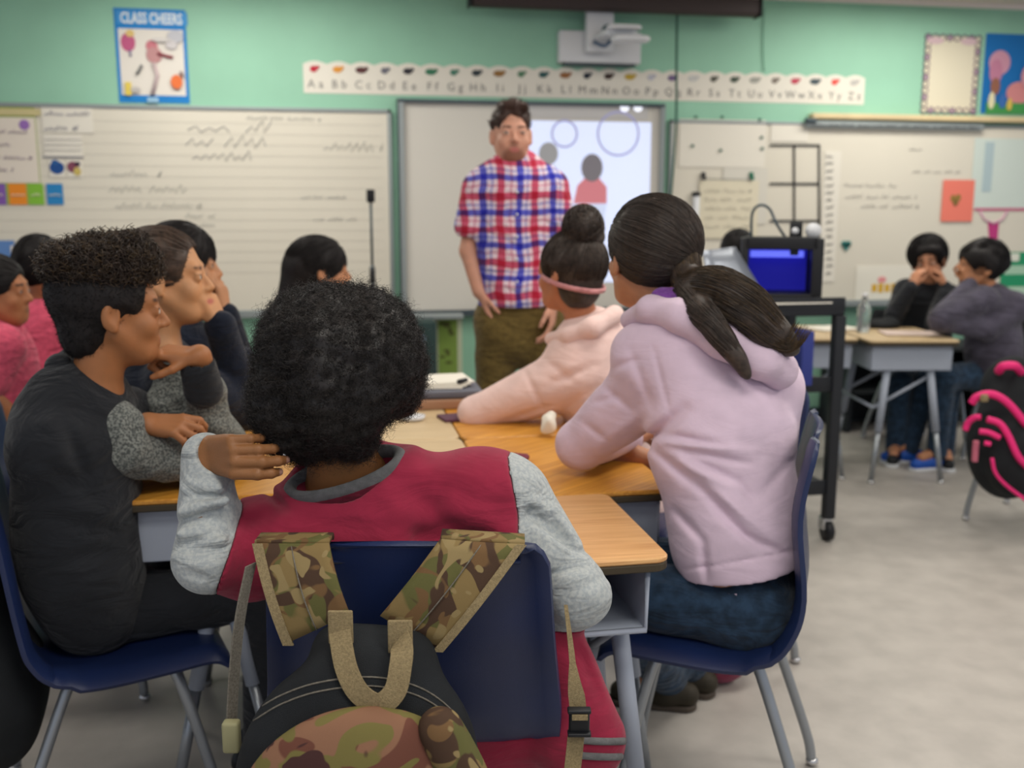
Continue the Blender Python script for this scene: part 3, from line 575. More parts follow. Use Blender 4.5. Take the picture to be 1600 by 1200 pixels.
# right board papers
yr = WY-.026
p = sheet('grid_chart', 1062, 186, 1194, 262, M['paper'], 'large white chart with faint grid right of the projection board', 'chart', yr)
art(p, [('d', 'clip', (u, v, 3, 2.5), (60, 100, 84)) for u, v in ((1087, 183), (1128, 183), (1187, 187), (1190, 215), (1191, 232), (1082, 228), (1126, 235))], yr-.004)
p = sheet('grid_chart', 1130, 262, 1196, 350, colm((214, 210, 198)), 'plain white paper hanging behind the handwritten sheet with green clip', 'paper', yr-.001)
p = sheet('handwritten_sheet', 1093, 282, 1182, 372, M['cream'], 'cream handwritten sheet held by two clips right of the projection board', 'paper', yr-.006)
for q in range(5): a = PY(1100, 300+q*14, yr-.01); b = PY(1172, 300+q*14, yr); scribble('handwriting', a[0], b[0], a[2], .026, yr-.0115, p, m=colm((186, 182, 170)), seed=300+q, th=.0022)
art(p, [('l', 'string', [(1095, 279), (1178, 281)], (140, 140, 130), .0025)], yr-.01)
for (u, c, nm) in ((1099, (46, 46, 46), 'black'), (1174, (30, 110, 84), 'green')):
    k = PY(u, 273, yr-.012); MB().box(k, (.028, .012, .03), b=.004).disc(k+A(.004, -.008, -.022), .012, t=.008, n=10).go('clip', colm(c), label=nm+' clip holding the cream handwritten sheet', cat='clip')
k = PY(1088, 303, WY-.05); MB().tube([k+A(0, 0, -.30), k+A(0, 0, -.01)], .022, 12).go('poster_tube', M['white'], label='white upright tube with black cap below the grid chart', cat='tube')
tb = bpy.data.objects['poster_tube']; MB().tube([k+A(0, 0, -.012), k+A(0, 0, .012)], .026, 12).go('cap', M['black'], tb)
# black lattice
t = empty('tape_grid', PY(1240, 380, WY-.03), label='black lattice grid on whiteboard above the glowing blue machine', cat='grid'); m_ = MB()
for u in (1203, 1241, 1280): m_.tube([PY(u, 226, WY-.03), PY(u, 392, WY-.03)] if u != 1203 else [PY(1203, 226, WY-.03), PY(1204, 227, WY-.03)], .0065 if u > 1203 else .001, 6)
for v in (227, 287, 345): m_.tube([PY(1203, v, WY-.03), PY(1281, v, WY-.03)], .0065, 6)
m_.go('grid_bars', M['matteblack'], t)
p = sheet('number_line_strip', 1289, 236, 1303, 440, M['paper'], 'narrow vertical strip of small print on the right whiteboard', 'strip', yr)
for q in range(17): a = PY(1290, 246+q*11.4, yr-.003); scribble('print_line', a[0], a[0]+.045, a[2], .02, yr-.006, p, m=colm((120, 120, 118)), seed=400+q, th=.0035)
p = sheet('paper_strip', 1205, 190, 1262, 222, M['paper'], 'pale blank paper strip above the black lattice grid', 'paper', yr)
k = PY(1322, 384, WY-.03); MB().disc(k+A(-.014, 0, .012), .02, t=.01, n=12).disc(k+A(.014, 0, .012), .02, t=.01, n=12).add([k+A(-.034, -.005, .01), k+A(.034, -.005, .01), k+A(0, -.005, -.034), k+A(-.034, .005, .01), k+A(.034, .005, .01), k+A(0, .005, -.034)], [(0, 1, 2), (5, 4, 3), (0, 2, 5, 3), (2, 1, 4, 5), (1, 0, 3, 4)]).go('heart_magnet', colm((60, 130, 124)), label='small teal heart magnet on the right whiteboard', cat='magnet')
p = sheet('note_card', 1474, 281, 1518, 346, colm((238, 128, 110)), 'coral pink card with a gold heart on the right whiteboard', 'card', yr-.006)
art(p, [('d', 'gold_heart', (1489, 310, 5, 6), (150, 120, 60)), ('d', 'gold_heart', (1497, 309, 5, 6), (150, 120, 60)), ('d', 'gold_heart', (1493, 316, 5, 6), (130, 104, 56))], yr-.010)
p = sheet('word_chart', 1523, 216, 1640, 326, colm((208, 220, 212)), 'pale mint chart with pink edge at the right end of whiteboard', 'chart', yr)
art(p, [('r', 'pink_edge', (1523, 325, 1640, 329), (200, 90, 130)), ('r', 'text_block', (1540, 222, 1548, 300), (176, 196, 200))], yr-.004)
k = PY(1552, 352, WY-.05); p = empty('paper_goblet', k, label='magenta paper goblet shape with pale bowl below the mint chart', cat='decoration')
MB().tube([PY(1531, 330, WY-.03), PY(1538, 343, WY-.03), PY(1552, 349, WY-.03), PY(1566, 343, WY-.03), PY(1574, 330, WY-.03)], .007, 6).go('bowl_outline', colm((216, 170, 190)), p); m_ = MB().add([PY(1544, 347, WY-.03), PY(1561, 347, WY-.03), PY(1558, 384, WY-.03), PY(1547, 384, WY-.03)]+[q+A(0, .006, 0) for q in (PY(1544, 347, WY-.03), PY(1561, 347, WY-.03), PY(1558, 384, WY-.03), PY(1547, 384, WY-.03))], [(0, 1, 2, 3), (7, 6, 5, 4), (0, 4, 5, 1), (1, 5, 6, 2), (2, 6, 7, 3), (3, 7, 4, 0)]); m_.go('stem', colm((190, 60, 126)), p)
p = sheet('green_chart', 1566, 394, 1640, 470, colm((40, 150, 104)), 'green chart with pale panels behind the boys at the right edge', 'chart', yr)
art(p, [('r', 'pale_panel', (1570, 415, 1640, 428), (170, 206, 180)), ('r', 'pale_panel', (1570, 448, 1640, 466), (180, 210, 186)), ('r', 'pale_panel', (1574, 396, 1592, 408), (226, 228, 214))], yr-.004)
p = sheet('name_sheet', 1338, 415, 1432, 470, colm((232, 228, 214)), 'white sheet with yellow lettering behind the two boys', 'paper', yr)
for q, u in enumerate((1366, 1376, 1386, 1396)): k = PY(u, 450, yr-.005); MB().box(k, (.034, .002, .05+.01*(q % 2))).go('yellow_lettering', colm((216, 170, 50)), p)
k = PY(1378, 437, yr-.005); MB().disc(k, (.03, .02), t=.002).go('pink_mark', colm((228, 150, 150)), p)
# lower wall, below the boards
a, b, c, d = wallrect(676, 492, 722, 600); p = empty('framed_picture', ((a+b)/2, WY, c), label='green leafy picture in a pale frame below the projection board', cat='picture')
MB().box(((a+b)/2, WY-.012, (c+d)/2), (b-a, .02, d-c), b=.003).go('frame', colm((196, 204, 176)), p); MB().box(((a+b)/2, WY-.024, (c+d)/2), (b-a-.06, .003, d-c-.06)).go('picture', colm((132, 160, 74)), p)
r = np.random.default_rng(5); m_ = MB()
for i in range(9): m_.disc((a+.05+r.uniform(0, b-a-.1), WY-.0265, c+.05+r.uniform(0, d-c-.1)), (r.uniform(.01, .025), r.uniform(.008, .02)), t=.001, n=8)
m_.go('leaf_marks', colm((88, 92, 46)), p)
a, b, c, d = wallrect(598, 494, 673, 592); p = empty('dark_cabinet', ((a+b)/2, WY-.2, 0), label='dark low cabinet with blue and white items left of the green picture', cat='cabinet')
MB().box(((a+b)/2, WY-.19, d/2), (b-a, .36, d), b=.01).go('body', colm((40, 62, 60)), p); m_ = MB()
for (u, v, s_) in ((655, 545, .035), (660, 530, .02), (650, 560, .03), (640, 520, .03)): m_.ball(PY(u, v, WY-.375), (s_, .02, s_*1.2), 10)
m_.go('handle', colm((120, 140, 156)), p)
p = empty('clutter_shelf', (3.5, WY-.25, 0), label='made-up dark low shelf standing in for dark clutter below the right whiteboard', cat='shelf')  # made-up dark shelf, stands in for the dark clutter under the desks
xa, xb = PY(1316, 600, WY-.3)[0], PY(1640, 600, WY-.3)[0]; m_ = MB()
m_.box(((xa+xb)/2, WY-.20, .52), (xb-xa, .36, .03), b=.004); m_.go('top_board', colm((44, 48, 50)), p)
for x_ in np.linspace(xa+.02, xb-.02, 4): MB().box((x_, WY-.20, .26), (.03, .34, .50)).go('side_panel', colm((38, 42, 46)), p)
MB().box(((xa+xb)/2, WY-.03, .26), (xb-xa, .02, .5)).go('back_panel', colm((34, 38, 42)), p); MB().box(((xa+xb)/2, WY-.20, .26), (xb-xa, .34, .02)).go('shelf_board', colm((44, 48, 50)), p)
# lower-left pictures behind the pink children
for (u0, u1, c, lab) in ((-30, 30, (96, 134, 190), 'blue and yellow picture sheet on the lower left of the whiteboard'), (46, 96, (206, 180, 204), 'pale lilac picture sheet behind the child in the pink shirt')):
    p = sheet('picture_sheet', u0, 376, u1, 470, colm(c), lab, 'picture', WY-.03)
    art(p, [('r', 'yellow_patch', (u0+4, 380, u0+20, 402), (220, 186, 60)), ('d', 'pale_patch', (u0+34, 430, 12, 18), (180, 200, 214)), ('r', 'light_patch', (u1-14, 384, u1-3, 440), (224, 220, 214))], WY-.035)
p = sheet('white_post', 29, 372, 46, 478, M['paper'], 'narrow white strip between the two lower left picture sheets', 'strip', WY-.034)
# ---------------------------------------------------------------- projector, screen case, cables, mic stand
a = PY(735, 10, 5.8); b = PY(1183, 12, 5.8); t = empty('pull_down_screen', ((a[0]+b[0])/2, 5.8, a[2]), label='dark brown case of a rolled projection screen near the ceiling', cat='screen case')
MB().box(((a[0]+b[0])/2, 5.8, a[2]+.05), (b[0]-a[0], .1, .1), b=.02).go('case', mat('dark_brown_case', (66, 56, 54), rough=.6), t)
for x_ in (a[0]-.006, b[0]+.006): MB().box((x_, 5.8, a[2]+.05), (.012, .11, .11), b=.004).go('end_cap', M['black'], t)
m_ = MB(); [m_.box((x, 5.9, a[2]+.13), (.03, .22, .06)) for x in (a[0]+.2, b[0]-.2)]; m_.go('bracket', M['darkalu'], t)
a, b, c, d = wallrect(870, 50, 995, 103); t = empty('wall_projector', ((a+b)/2, WY, c), label='white short throw projector on a wall arm above the alphabet banner', cat='projector')
MB().box(((a+b)/2, WY-.04, (c+d)/2), (b-a, .08, d-c), b=.008).go('wall_plate', M['white'], t); MB().box(((a+b)/2, WY-.04, c-.006), (b-a-.06, .06, .014)).go('lower_slot', M['darkalu'], t)
k = PY(937, 40, 5.86); MB().box((k[0], 5.87, k[2]), (.16, .07, .30), b=.01).go('arm', M['white'], t)
k = PY(962, 55, 5.7); MB().slab(k, (.20, .26, .028), r=.06, b=.008).go('lower_tray', M['white'], t); k = PY(985, 61, 5.55); MB().slab(k, (.22, .12, .03), r=.05, b=.01).slab(PY(975, 43, 5.55), (.20, .10, .022), r=.045, b=.008).go('projector_head', M['white'], t)
k = PY(948, 66, 5.78); MB().tube(spline([k+A(-.08, 0, 0), k+A(-.02, -.03, -.025), k+A(.03, 0, .02), k+A(.06, .03, .04)]), .01, 8).go('cable', colm((84, 104, 128)), t)
k = PY(952, 46, 5.72); MB().ball(k, (.045, .04, .03)).go('swivel', colm((86, 112, 118)), t)
MB().tube(spline([PY(1058, 14, 5.85), PY(1057, 100, 5.85), PY(1056, 200, 5.88), PY(1048, 310, 5.9)]), .0075, 8).go('hanging_cord', colm((48, 92, 78)), label='dark green cord hanging from the screen case', cat='cord')
MB().tube(spline([PY(1194, 12, 5.99), PY(1192, 70, 5.99), PY(1194, 112, 5.99)]), .003, 6).go('wall_seam_line', colm((110, 160, 136)), label='thin pale tube for the seam in the green wall right of screen case', cat='cord')  # raised tube drawn for the wall's faint vertical seam
D_ = 5.2; k0 = P(583, 470, D_); t = empty('microphone_stand', (k0[0], k0[1], 0), label='thin black stand with a small clip on top, before left whiteboard', cat='stand')
kt = P(583, 297, D_); MB().tube([(k0[0], k0[1], .02), (k0[0], k0[1], 1.1)], .011, 8).tube([(k0[0], k0[1], 1.1), (k0[0], k0[1], kt[2]-.05)], .007, 8).go('pole', M['darkalu'], t)
MB().box((k0[0], k0[1], kt[2]-.03), (.042, .03, .065), b=.006).go('clip', M['black'], t); MB().tube([(k0[0], k0[1], 0), (k0[0], k0[1], .025)], .13, 20).go('base', M['black'], t)
kc = P(583, 430, D_); MB().tube([(k0[0], k0[1], kc[2]-.04), (k0[0], k0[1], kc[2]+.04)], .015, 8).go('collar', M['black'], t)
# ================================================================ desks
def desk(name, x, y, rz, wm, label, w=.61, d=.423, h=.74, inset=.09, group='classroom desks'):
    """box opening on the local -y side; origin under the centre"""
    t = empty(name, (x, y, 0), rz, label, 'desk', group)
    top = MB().slab((0, 0, h-.006), (w, d, .012), r=.03, b=.003); top.lo('desktop', wm, t); MB().slab((0, 0, h-.0205), (w-.001, d-.001, .017), r=.03, b=.003).lo('edge_band', M['edge'], t)
    bw, bd, bh = w-.075, d-.06, .125; zt = h-.03; b = MB(); th = .006
    b.box((0, 0, zt-bh), (bw, bd, th)).box((-bw/2, 0, zt-bh/2), (th, bd, bh)).box((bw/2, 0, zt-bh/2), (th, bd, bh)).box((0, bd/2, zt-bh/2), (bw, th, bh)).tube([(-bw/2, -bd/2, zt-.01), (-bw/2, -bd/2, zt-bh), (bw/2, -bd/2, zt-bh), (bw/2, -bd/2, zt-.01)], .006, 6)
    b.box((0, 0, zt-.003), (bw, bd, .004)); b.lo('book_box', M['greymetal'], t)
    z1 = zt-bh
    for sx in (-1, 1):
        for sy in (-1, 1):
            p0 = A(sx*(bw/2-.03), sy*(bd/2-inset), z1); p1 = A(sx*(bw/2+.03), sy*(bd/2-inset+.07 if inset < .1 else bd/2-inset+.12), .0); pm = p0+(p1-p0)*.55
            l = MB().tube([p0, pm], .019, 12).lo('leg', M['greymetal'], t); MB().tube([pm-(p1-p0)*.01, p1+A(0, 0, .012)], .0135, 10).lo('leg_insert', M['steel'], l); MB().tube([p1+A(0, 0, .014), p1], [.014, .018], 10).lo('foot_glide', M['chrome'], l)
        q = MB().tube([A(sx*(bw/2-.045), -(bd/2-.07), z1-.03), A(sx*(bw/2-.03), bd/2-.03, z1-.2)], .009, 8); q.lo('brace', M['greymetal'], t)
    MB().tube([A(-(bw/2-.03), bd/2-.03, z1-.2), A(bw/2-.03, bd/2-.03, z1-.2)], .008, 8).lo('cross_bar', M['greymetal'], t)
    return t
# the boy's own desk, then three columns of side desks, then the pair at the right
desk('school_desk', .319, 1.920, 0, M['wood_a'], "pale oak topped desk in front of the boy in the maroon sweater", w=.61, d=.438)
cw_ = .423
for i, (x, y, rz, wm, lab) in enumerate([
    (-.2655, 2.575, -PI/2+PI, M['wood_b'], 'honey topped desk under the elbow of the boy in the black hoodie'),
    (-.2655, 3.187, PI/2, M['wood_b'], 'desk behind the black hooded boy, where the profile girl leans'),
    (.1575, 2.46, PI, M['wood_c'], 'desk with painted pale glare in the middle of the cluster beyond the maroon sweater boy'),
    (.1575, 3.072, PI, M['wood_c'], 'desk with painted pale glare in the middle of the cluster beside the pink hooded girl'),
    (.581, 2.447, -PI/2+2*PI, M['wood_b'], 'honey topped desk under the elbow of the girl in the lavender hoodie'),
    (.581, 3.057, -PI/2, M['wood_b'], 'honey topped desk under the elbow of the girl in the pink hoodie')]):
    ww, dd = (.606, .420) if i not in (2, 3) else (.420, .606)
    # side desks open towards the pupil who sits at them
    rz = {0: -PI/2, 1: -PI/2, 2: 0, 3: 0, 4: PI/2, 5: PI/2}[i]
    desk('school_desk', x, y, rz, wm, lab, ww, dd, inset=.18 if i < 2 else .09)
ra = math.atan2(4.46-4.54, 3.157-2.715); ctr = (PZ(1290, 530, .74)+PZ(1512, 532, .74))/2
for (ox, oy, lab, wm) in ((0, .0, 'desk with a pale wood top in front of the two boys at right', M['wood_c']), (-.47, .08, 'left desk of the pair at right, its grey box seen beside the cart', M['wood_c'])):
    base = (PZ(1370, 532, .74)+PZ(1512, 532, .74))/2; q = base+A(ox*math.cos(ra)+.02, oy+.30+ox*math.sin(ra), 0); desk('school_desk', q[0], q[1], ra+PI/2, wm, lab, .61, .46)
# ================================================================ chairs
def chair(name, x, y, rz, label, back_h=.90, w=.45, group='blue classroom chairs', shell='blueshell', lean=.0):
    t = empty(name, (x, y, 0), rz, label, 'chair', group)
    prof = spline([(-.275-lean, back_h), (-.268-lean, back_h-.02), (-.245-lean, back_h-.16), (-.215, .60), (-.195, .51), (-.15, .455), (-.06, .438), (.08, .445), (.17, .452), (.205, .435), (.215, .415)], 5); n = len(prof); nu = 20; vs = []; top = []
    for i, (py_, pz) in enumerate([(p[0], p[1]) for p in prof]):
        s_ = i/(n-1); wd = w*(.86+.14*min(1, s_/.35)) if s_ < .35 else w; e = 0
        up = np.clip((back_h-pz)/.05, 0, 1); wd2 = wd-2*.045*(1-math.sqrt(max(0, 1-(1-up)**2))) if pz > back_h-.05 and s_ < .3 else wd
        if s_ > .9: wd2 = w-.06*((s_-.9)/.1)**2
        for k in range(nu+1):
            q = 2*k/nu-1; cv = .022*(q*q) if s_ < .55 else .010*(q*q); curl_ = .022*max(0, abs(q)-.82)/.18
            if s_ < .5: vs.append((q*wd2/2, py_+cv*1.2+(-curl_), pz-.012*q*q*(1 if s_ < .08 else 0)))
            else: vs.append((q*wd2/2, py_, pz+cv-curl_))
    fs = [(i*(nu+1)+k, i*(nu+1)+k+1, (i+1)*(nu+1)+k+1, (i+1)*(nu+1)+k) for i in range(n-1) for k in range(nu)]
    m_ = MB().add(vs, fs, True); o = m_.lo('seat_shell', M[shell], t); sm = o.modifiers.new('thick', 'SOLIDIFY'); sm.thickness = .011; sm.offset = 0; bv = o.modifiers.new('ease', 'BEVEL'); bv.width = .003; bv.segments = 2; bv.limit_method = 'ANGLE'; bv.angle_limit = 1.0
    b = MB(); b.tube([(-w*.36, -.262-lean+.0, back_h-.035), (w*.36, -.262-lean, back_h-.035)], .004, 6); b.lo('back_rib', M[shell], t)
    for sx in (-1, 1):
        l = MB().tube(spline([(sx*.13, -.10, .425), (sx*.16, -.13, .40), (sx*.20, -.235, .10), (sx*.205, -.255, .012)], 5), .0125, 10).lo('leg', M['steel'], t); MB().ball((sx*.205, -.256, .012), (.017, .017, .012), 10).lo('foot_glide', M['chrome'], l)
        l = MB().tube(spline([(sx*.13, .06, .425), (sx*.17, .10, .395), (sx*.195, .165, .10), (sx*.20, .175, .012)], 5), .0125, 10).lo('leg', M['steel'], t); MB().ball((sx*.20, .176, .012), (.017, .017, .012), 10).lo('foot_glide', M['chrome'], l)
        MB().tube([(sx*.135, -.12, .415), (sx*.135, .10, .415)], .011, 8).lo('seat_rail', M['steel'], t)
    MB().tube([(-.14, -.06, .412), (.14, -.06, .412)], .010, 8).tube([(-.14, .05, .412), (.14, .05, .412)], .010, 8).lo('cross_bar', M['steel'], t)
    return t
cb = P(635, 860, 1.50); fw = unit(A(math.sin(YAW), math.cos(YAW), 0)); cc = cb+fw*.275
chair('school_chair', cc[0], cc[1], -YAW, "blue shell chair of the boy in the maroon sweater, backpack hung on it", .865, .50, lean=.0)
chair('school_chair', .85, 2.07, PI/2-.47, 'blue shell chair under the girl in the lavender hoodie', .925, .46, lean=-.045)
chair('school_chair', 1.12, 2.86, PI/2+.1, 'blue shell chair of the girl in the pink hoodie, mostly hidden', .86, .44)
lc = chair('school_chair', -.50, 2.35, -PI/2+.27, 'blue shell chair under the boy in the black hoodie', 1.04, .45); lc.scale = (1, 1, .87)
chair('school_chair', -.72, 3.0, -PI/2, 'blue shell chair of the girl in profile, hidden behind the boy', .84, .43)
# ================================================================ people
UP = A(0, 0, 1)
def seg(a, b, ra, rb, **k): return cone(a, b, ra, rb, **k)
def lerp(a, b, t): return np.array(a)*(1-t)+np.array(b)*t
def torso_ops(f, st, fwd, k=.03, grow=0.0, sc_=1.0):
    for (p, w0, d0), (q, w1, d1) in zip(st[:-1], st[1:]): f.add(cone(p, q, w0*sc_+grow, w1*sc_+grow, flat=fwd, f=(d0+d1)/(w0+w1)), k)
def body_mesh(root, nm, H, neck, st, fwd, arms, legs, skin, lip, brow, res, hs=.9, armr=1.0, eye=True, beard=None, extra=None, fat=1.0, nail=None, neckr=.048):
    """one continuous body: head, neck, trunk, arms, hands and legs"""
    c, R, s = H; f = Field(); head_ops(f, c, R, s, fat)
    hb = c+R@A(0, -.022, -.055)*s; f.add(seg(hb, neck, neckr*s, (neckr+.006)*s), .025); torso_ops(f, st, fwd, .04, -.014)
    pt = head_paint(c, R, s, lip, brow, eye, beard)
    for a in arms:
        sh, el, wr = a['j']; f.add(seg(neck, sh, .045, .042*armr), .03); f.add(seg(sh, el, .043*armr, .035*armr), .02); f.add(seg(el, wr, .036*armr, .026*armr*hs/.9), .015)
        if 'hand' in a:
            X, Y, Z = a['hand'][:3]; tips = hand_ops(f, wr+unit(Y)*.006, X, Y, Z, hs, *a['hand'][3:4], **a.get('kw', {}))
            if nail:
                for tp, d, nn in tips: pt.append((ell(tp+unit(nn)*.006*hs-unit(d)*.001, .0062*hs), nail, .002))
    for (hp, kn, an) in legs: f.add(seg(hp, kn, .065, .045), .03); f.add(seg(kn, an, .045, .034), .02); f.add(seg(an, an+unit((kn-hp)*A(1, 1, 0))*.10-UP*.03, .03, .026), .02)
    if extra: extra(f)
    return solid('body', f, res, M['skin'], root, pt, skin)
def trousers(root, legs, m, res, w=.085, name='trousers', mid=None):
    f = Field()
    for (hp, kn, an) in legs: f.add(seg(hp, kn, w, .066), .03); f.add(seg(kn, an-UP*.015, .064, .052), .025)
    f.add(seg(legs[0][0], legs[1][0], w+.01, w+.01), .04).add(ell((legs[0][0]+legs[1][0])/2+UP*.03, (.125, .125, .095)), .04)
    f.disp(folds(28, .004, unit(legs[0][1]-legs[0][0]), 3)); return solid(name, f, res, m, root)
def shoes(root, legs, m, sole=None):
    for (hp, kn, an) in legs:
        d = unit((kn-hp)*A(1, 1, 0)) if abs((kn-hp)[2]) < .3 else unit(legs[0][3] if len(legs[0]) > 3 else A(-.2, -1, 0)); a = np.array([an[0], an[1], .04]); f = Field(); f.add(seg(a-d*.05, a+d*.02, .036, .038), .02).add(seg(a+d*.02, a+d*.135+A(0, 0, -.006), .038, .03), .02).add(seg(a, a+A(0, 0, .05), .036, .038), .02); f.cut(lambda p: .006-p[..., 2])
        o = solid('shoe', f, .006, m, root); q = MB().slab((a+d*.045)*A(1, 1, 0)+A(0, 0, .009), (.075, .25, .018), r=.036, rz=math.atan2(d[1], d[0])-PI/2); q.go('sole', sole or M['white'], o)
def cap_path(c, R, s, cen, rad, starts, tie, M_=16, jit=.012, seed=0, lift=0.0, wave=0.0):
    r = np.random.default_rng(seed); S_ = starts/np.linalg.norm(starts, axis=1)[:, None]; tie = unit(tie); n = len(S_); t = np.linspace(0, 1, M_)[None, :, None]
    om = np.arccos(np.clip(S_@tie, -1, 1))[:, None, None]; d = (np.sin((1-t)*om)*S_[:, None, :]+np.sin(t*om)*tie)/np.maximum(np.sin(om), 1e-4)
    rr = 1+r.normal(size=(n, 1, 1))*jit+lift*np.sin(t*PI)+wave*np.sin(t*18+r.uniform(0, 6.28, (n, 1, 1)))
    return c+((np.array(cen)+d*np.array(rad)*rr)*s)@R.T
def rdirs(n, seed, cond):
    r = np.random.default_rng(seed); d = r.normal(size=(n*6, 3)); d /= np.linalg.norm(d, axis=1)[:, None]; return d[cond(d)][:n]
def hair_cap(root, H, m, res=.004, cen=(0, -.022, .036), rad=(.086, .108, .094), face=((0, .105, -.035), (.075, .07, .10)), low=-.07, n=1500, tie=(0, -.95, -.1), seed=1, extra=None, strand=.0006, lift=0, cond=None, disp=None, side=.5, jit=.012):
    c, R, s = H; T = lambda p: xf(p, R, c, s); f = Field(); f.add(T(ell(cen, rad)), .01); f.sub(T(ell(*face)), .012)
    for sg in (-1, 1): f.sub(T(ell((sg*.092, .018, -.02), (.03, .036, .042))), .01)
    f.cut(lambda p: (low-((p-c)@R[:, 2])/s)*s)
    if extra: extra(f, T)
    f.disp(disp or lumps(90, .0012, seed)); o = solid('hair', f, res, m, root)
    if n:
        fc, fr = np.array(face[0]), np.array(face[1]); cn, rd = np.array(cen), np.array(rad)
        def ok(d): q = cn+d*rd; return ((((q-fc)/(fr*.98))**2).sum(1) > 1) & (q[:, 2] > low+.006) & (((((np.abs(q)*A(1, 0, 0)+q*A(0, 1, 1))-A(.092, .018, -.02))/A(.03, .036, .042))**2).sum(1) > 1)
        d = rdirs(n, seed, ok); pts = cap_path(c, R, s, cn, rd, d, np.array(tie), 14, jit, seed, lift)
        strands('hair_strands', pts, strand, m, o)
    return o
def bundle(path, rads, n, seed, M_=24, jit=1.0, flatv=None, spread_end=1.0):
    """strands that follow a path inside a tapering section"""
    r = np.random.default_rng(seed); p = np.array(spline(path, 8)); idx = np.linspace(0, len(p)-1, M_); p = np.stack([np.interp(idx, np.arange(len(p)), p[:, i]) for i in range(3)], 1)
    rr = np.interp(np.linspace(0, 1, M_), np.linspace(0, 1, len(rads)), rads); t = np.gradient(p, axis=0); t /= np.linalg.norm(t, axis=1)[:, None]; a = np.cross(t, A(.2, .3, .93)); a /= np.linalg.norm(a, axis=1)[:, None]; b = np.cross(t, a)
    an = r.uniform(0, 6.28, (n, 1)); q = np.sqrt(r.uniform(.5, 1, (n, 1)))*jit; wv = .06*np.sin(np.linspace(0, 9, M_)[None, :]+r.uniform(0, 6.28, (n, 1)))
    ox = (q*np.cos(an)+wv)*rr; oy = (q*np.sin(an)+wv)*rr; o = p[None]+a[None]*ox[..., None]+b[None]*oy[..., None]; x = np.linspace(0, M_-1, M_)[None]*r.uniform(.72, 1, (n, 1)); i0 = np.minimum(x.astype(int), M_-2); fr = (x-i0)[..., None]; ii = np.arange(n)[:, None]; return o[ii, i0]*(1-fr)+o[ii, i0+1]*fr
def person(label, loc, group=None): return empty('person', tuple(loc), 0, label, 'person', group)
camF = Cc(0, 1, 0)-A(0, 0, 0); camF = unit(A(camF[0], camF[1], 0)); camR = A(cT, -sT, 0)
def V3(r, f, u): return unit(camR*r+camF*f+UP*u)       # a direction as right, away, up from the camera's heading
def grooves(lst, D):      # creases (positive depth) and ridges (negative) along lines on a garment
    L_ = []
    for (u0, v0, u1, v1, am, w_) in lst:
        a, b = P(u0, v0, D), P(u1, v1, D); n = unit((a+b)/2-A(0, 0, CAMH)); L_.append((a, b, n, am, w_))
    def fn(p):
        o = np.zeros(p.shape[:-1])
        for a, b, n, am, w_ in L_:
            ba = b-a; ba = ba-n*(ba@n); q = p-a; q = q-(q@n)[..., None]*n; t = np.clip(q@ba/(ba@ba), 0, 1); d2 = ((q-t[..., None]*ba)**2).sum(-1); o += am*np.exp(-d2/(w_*w_))*(.35+.65*np.sin(PI*np.clip(t, 0, 1)))
        return o
    return fn
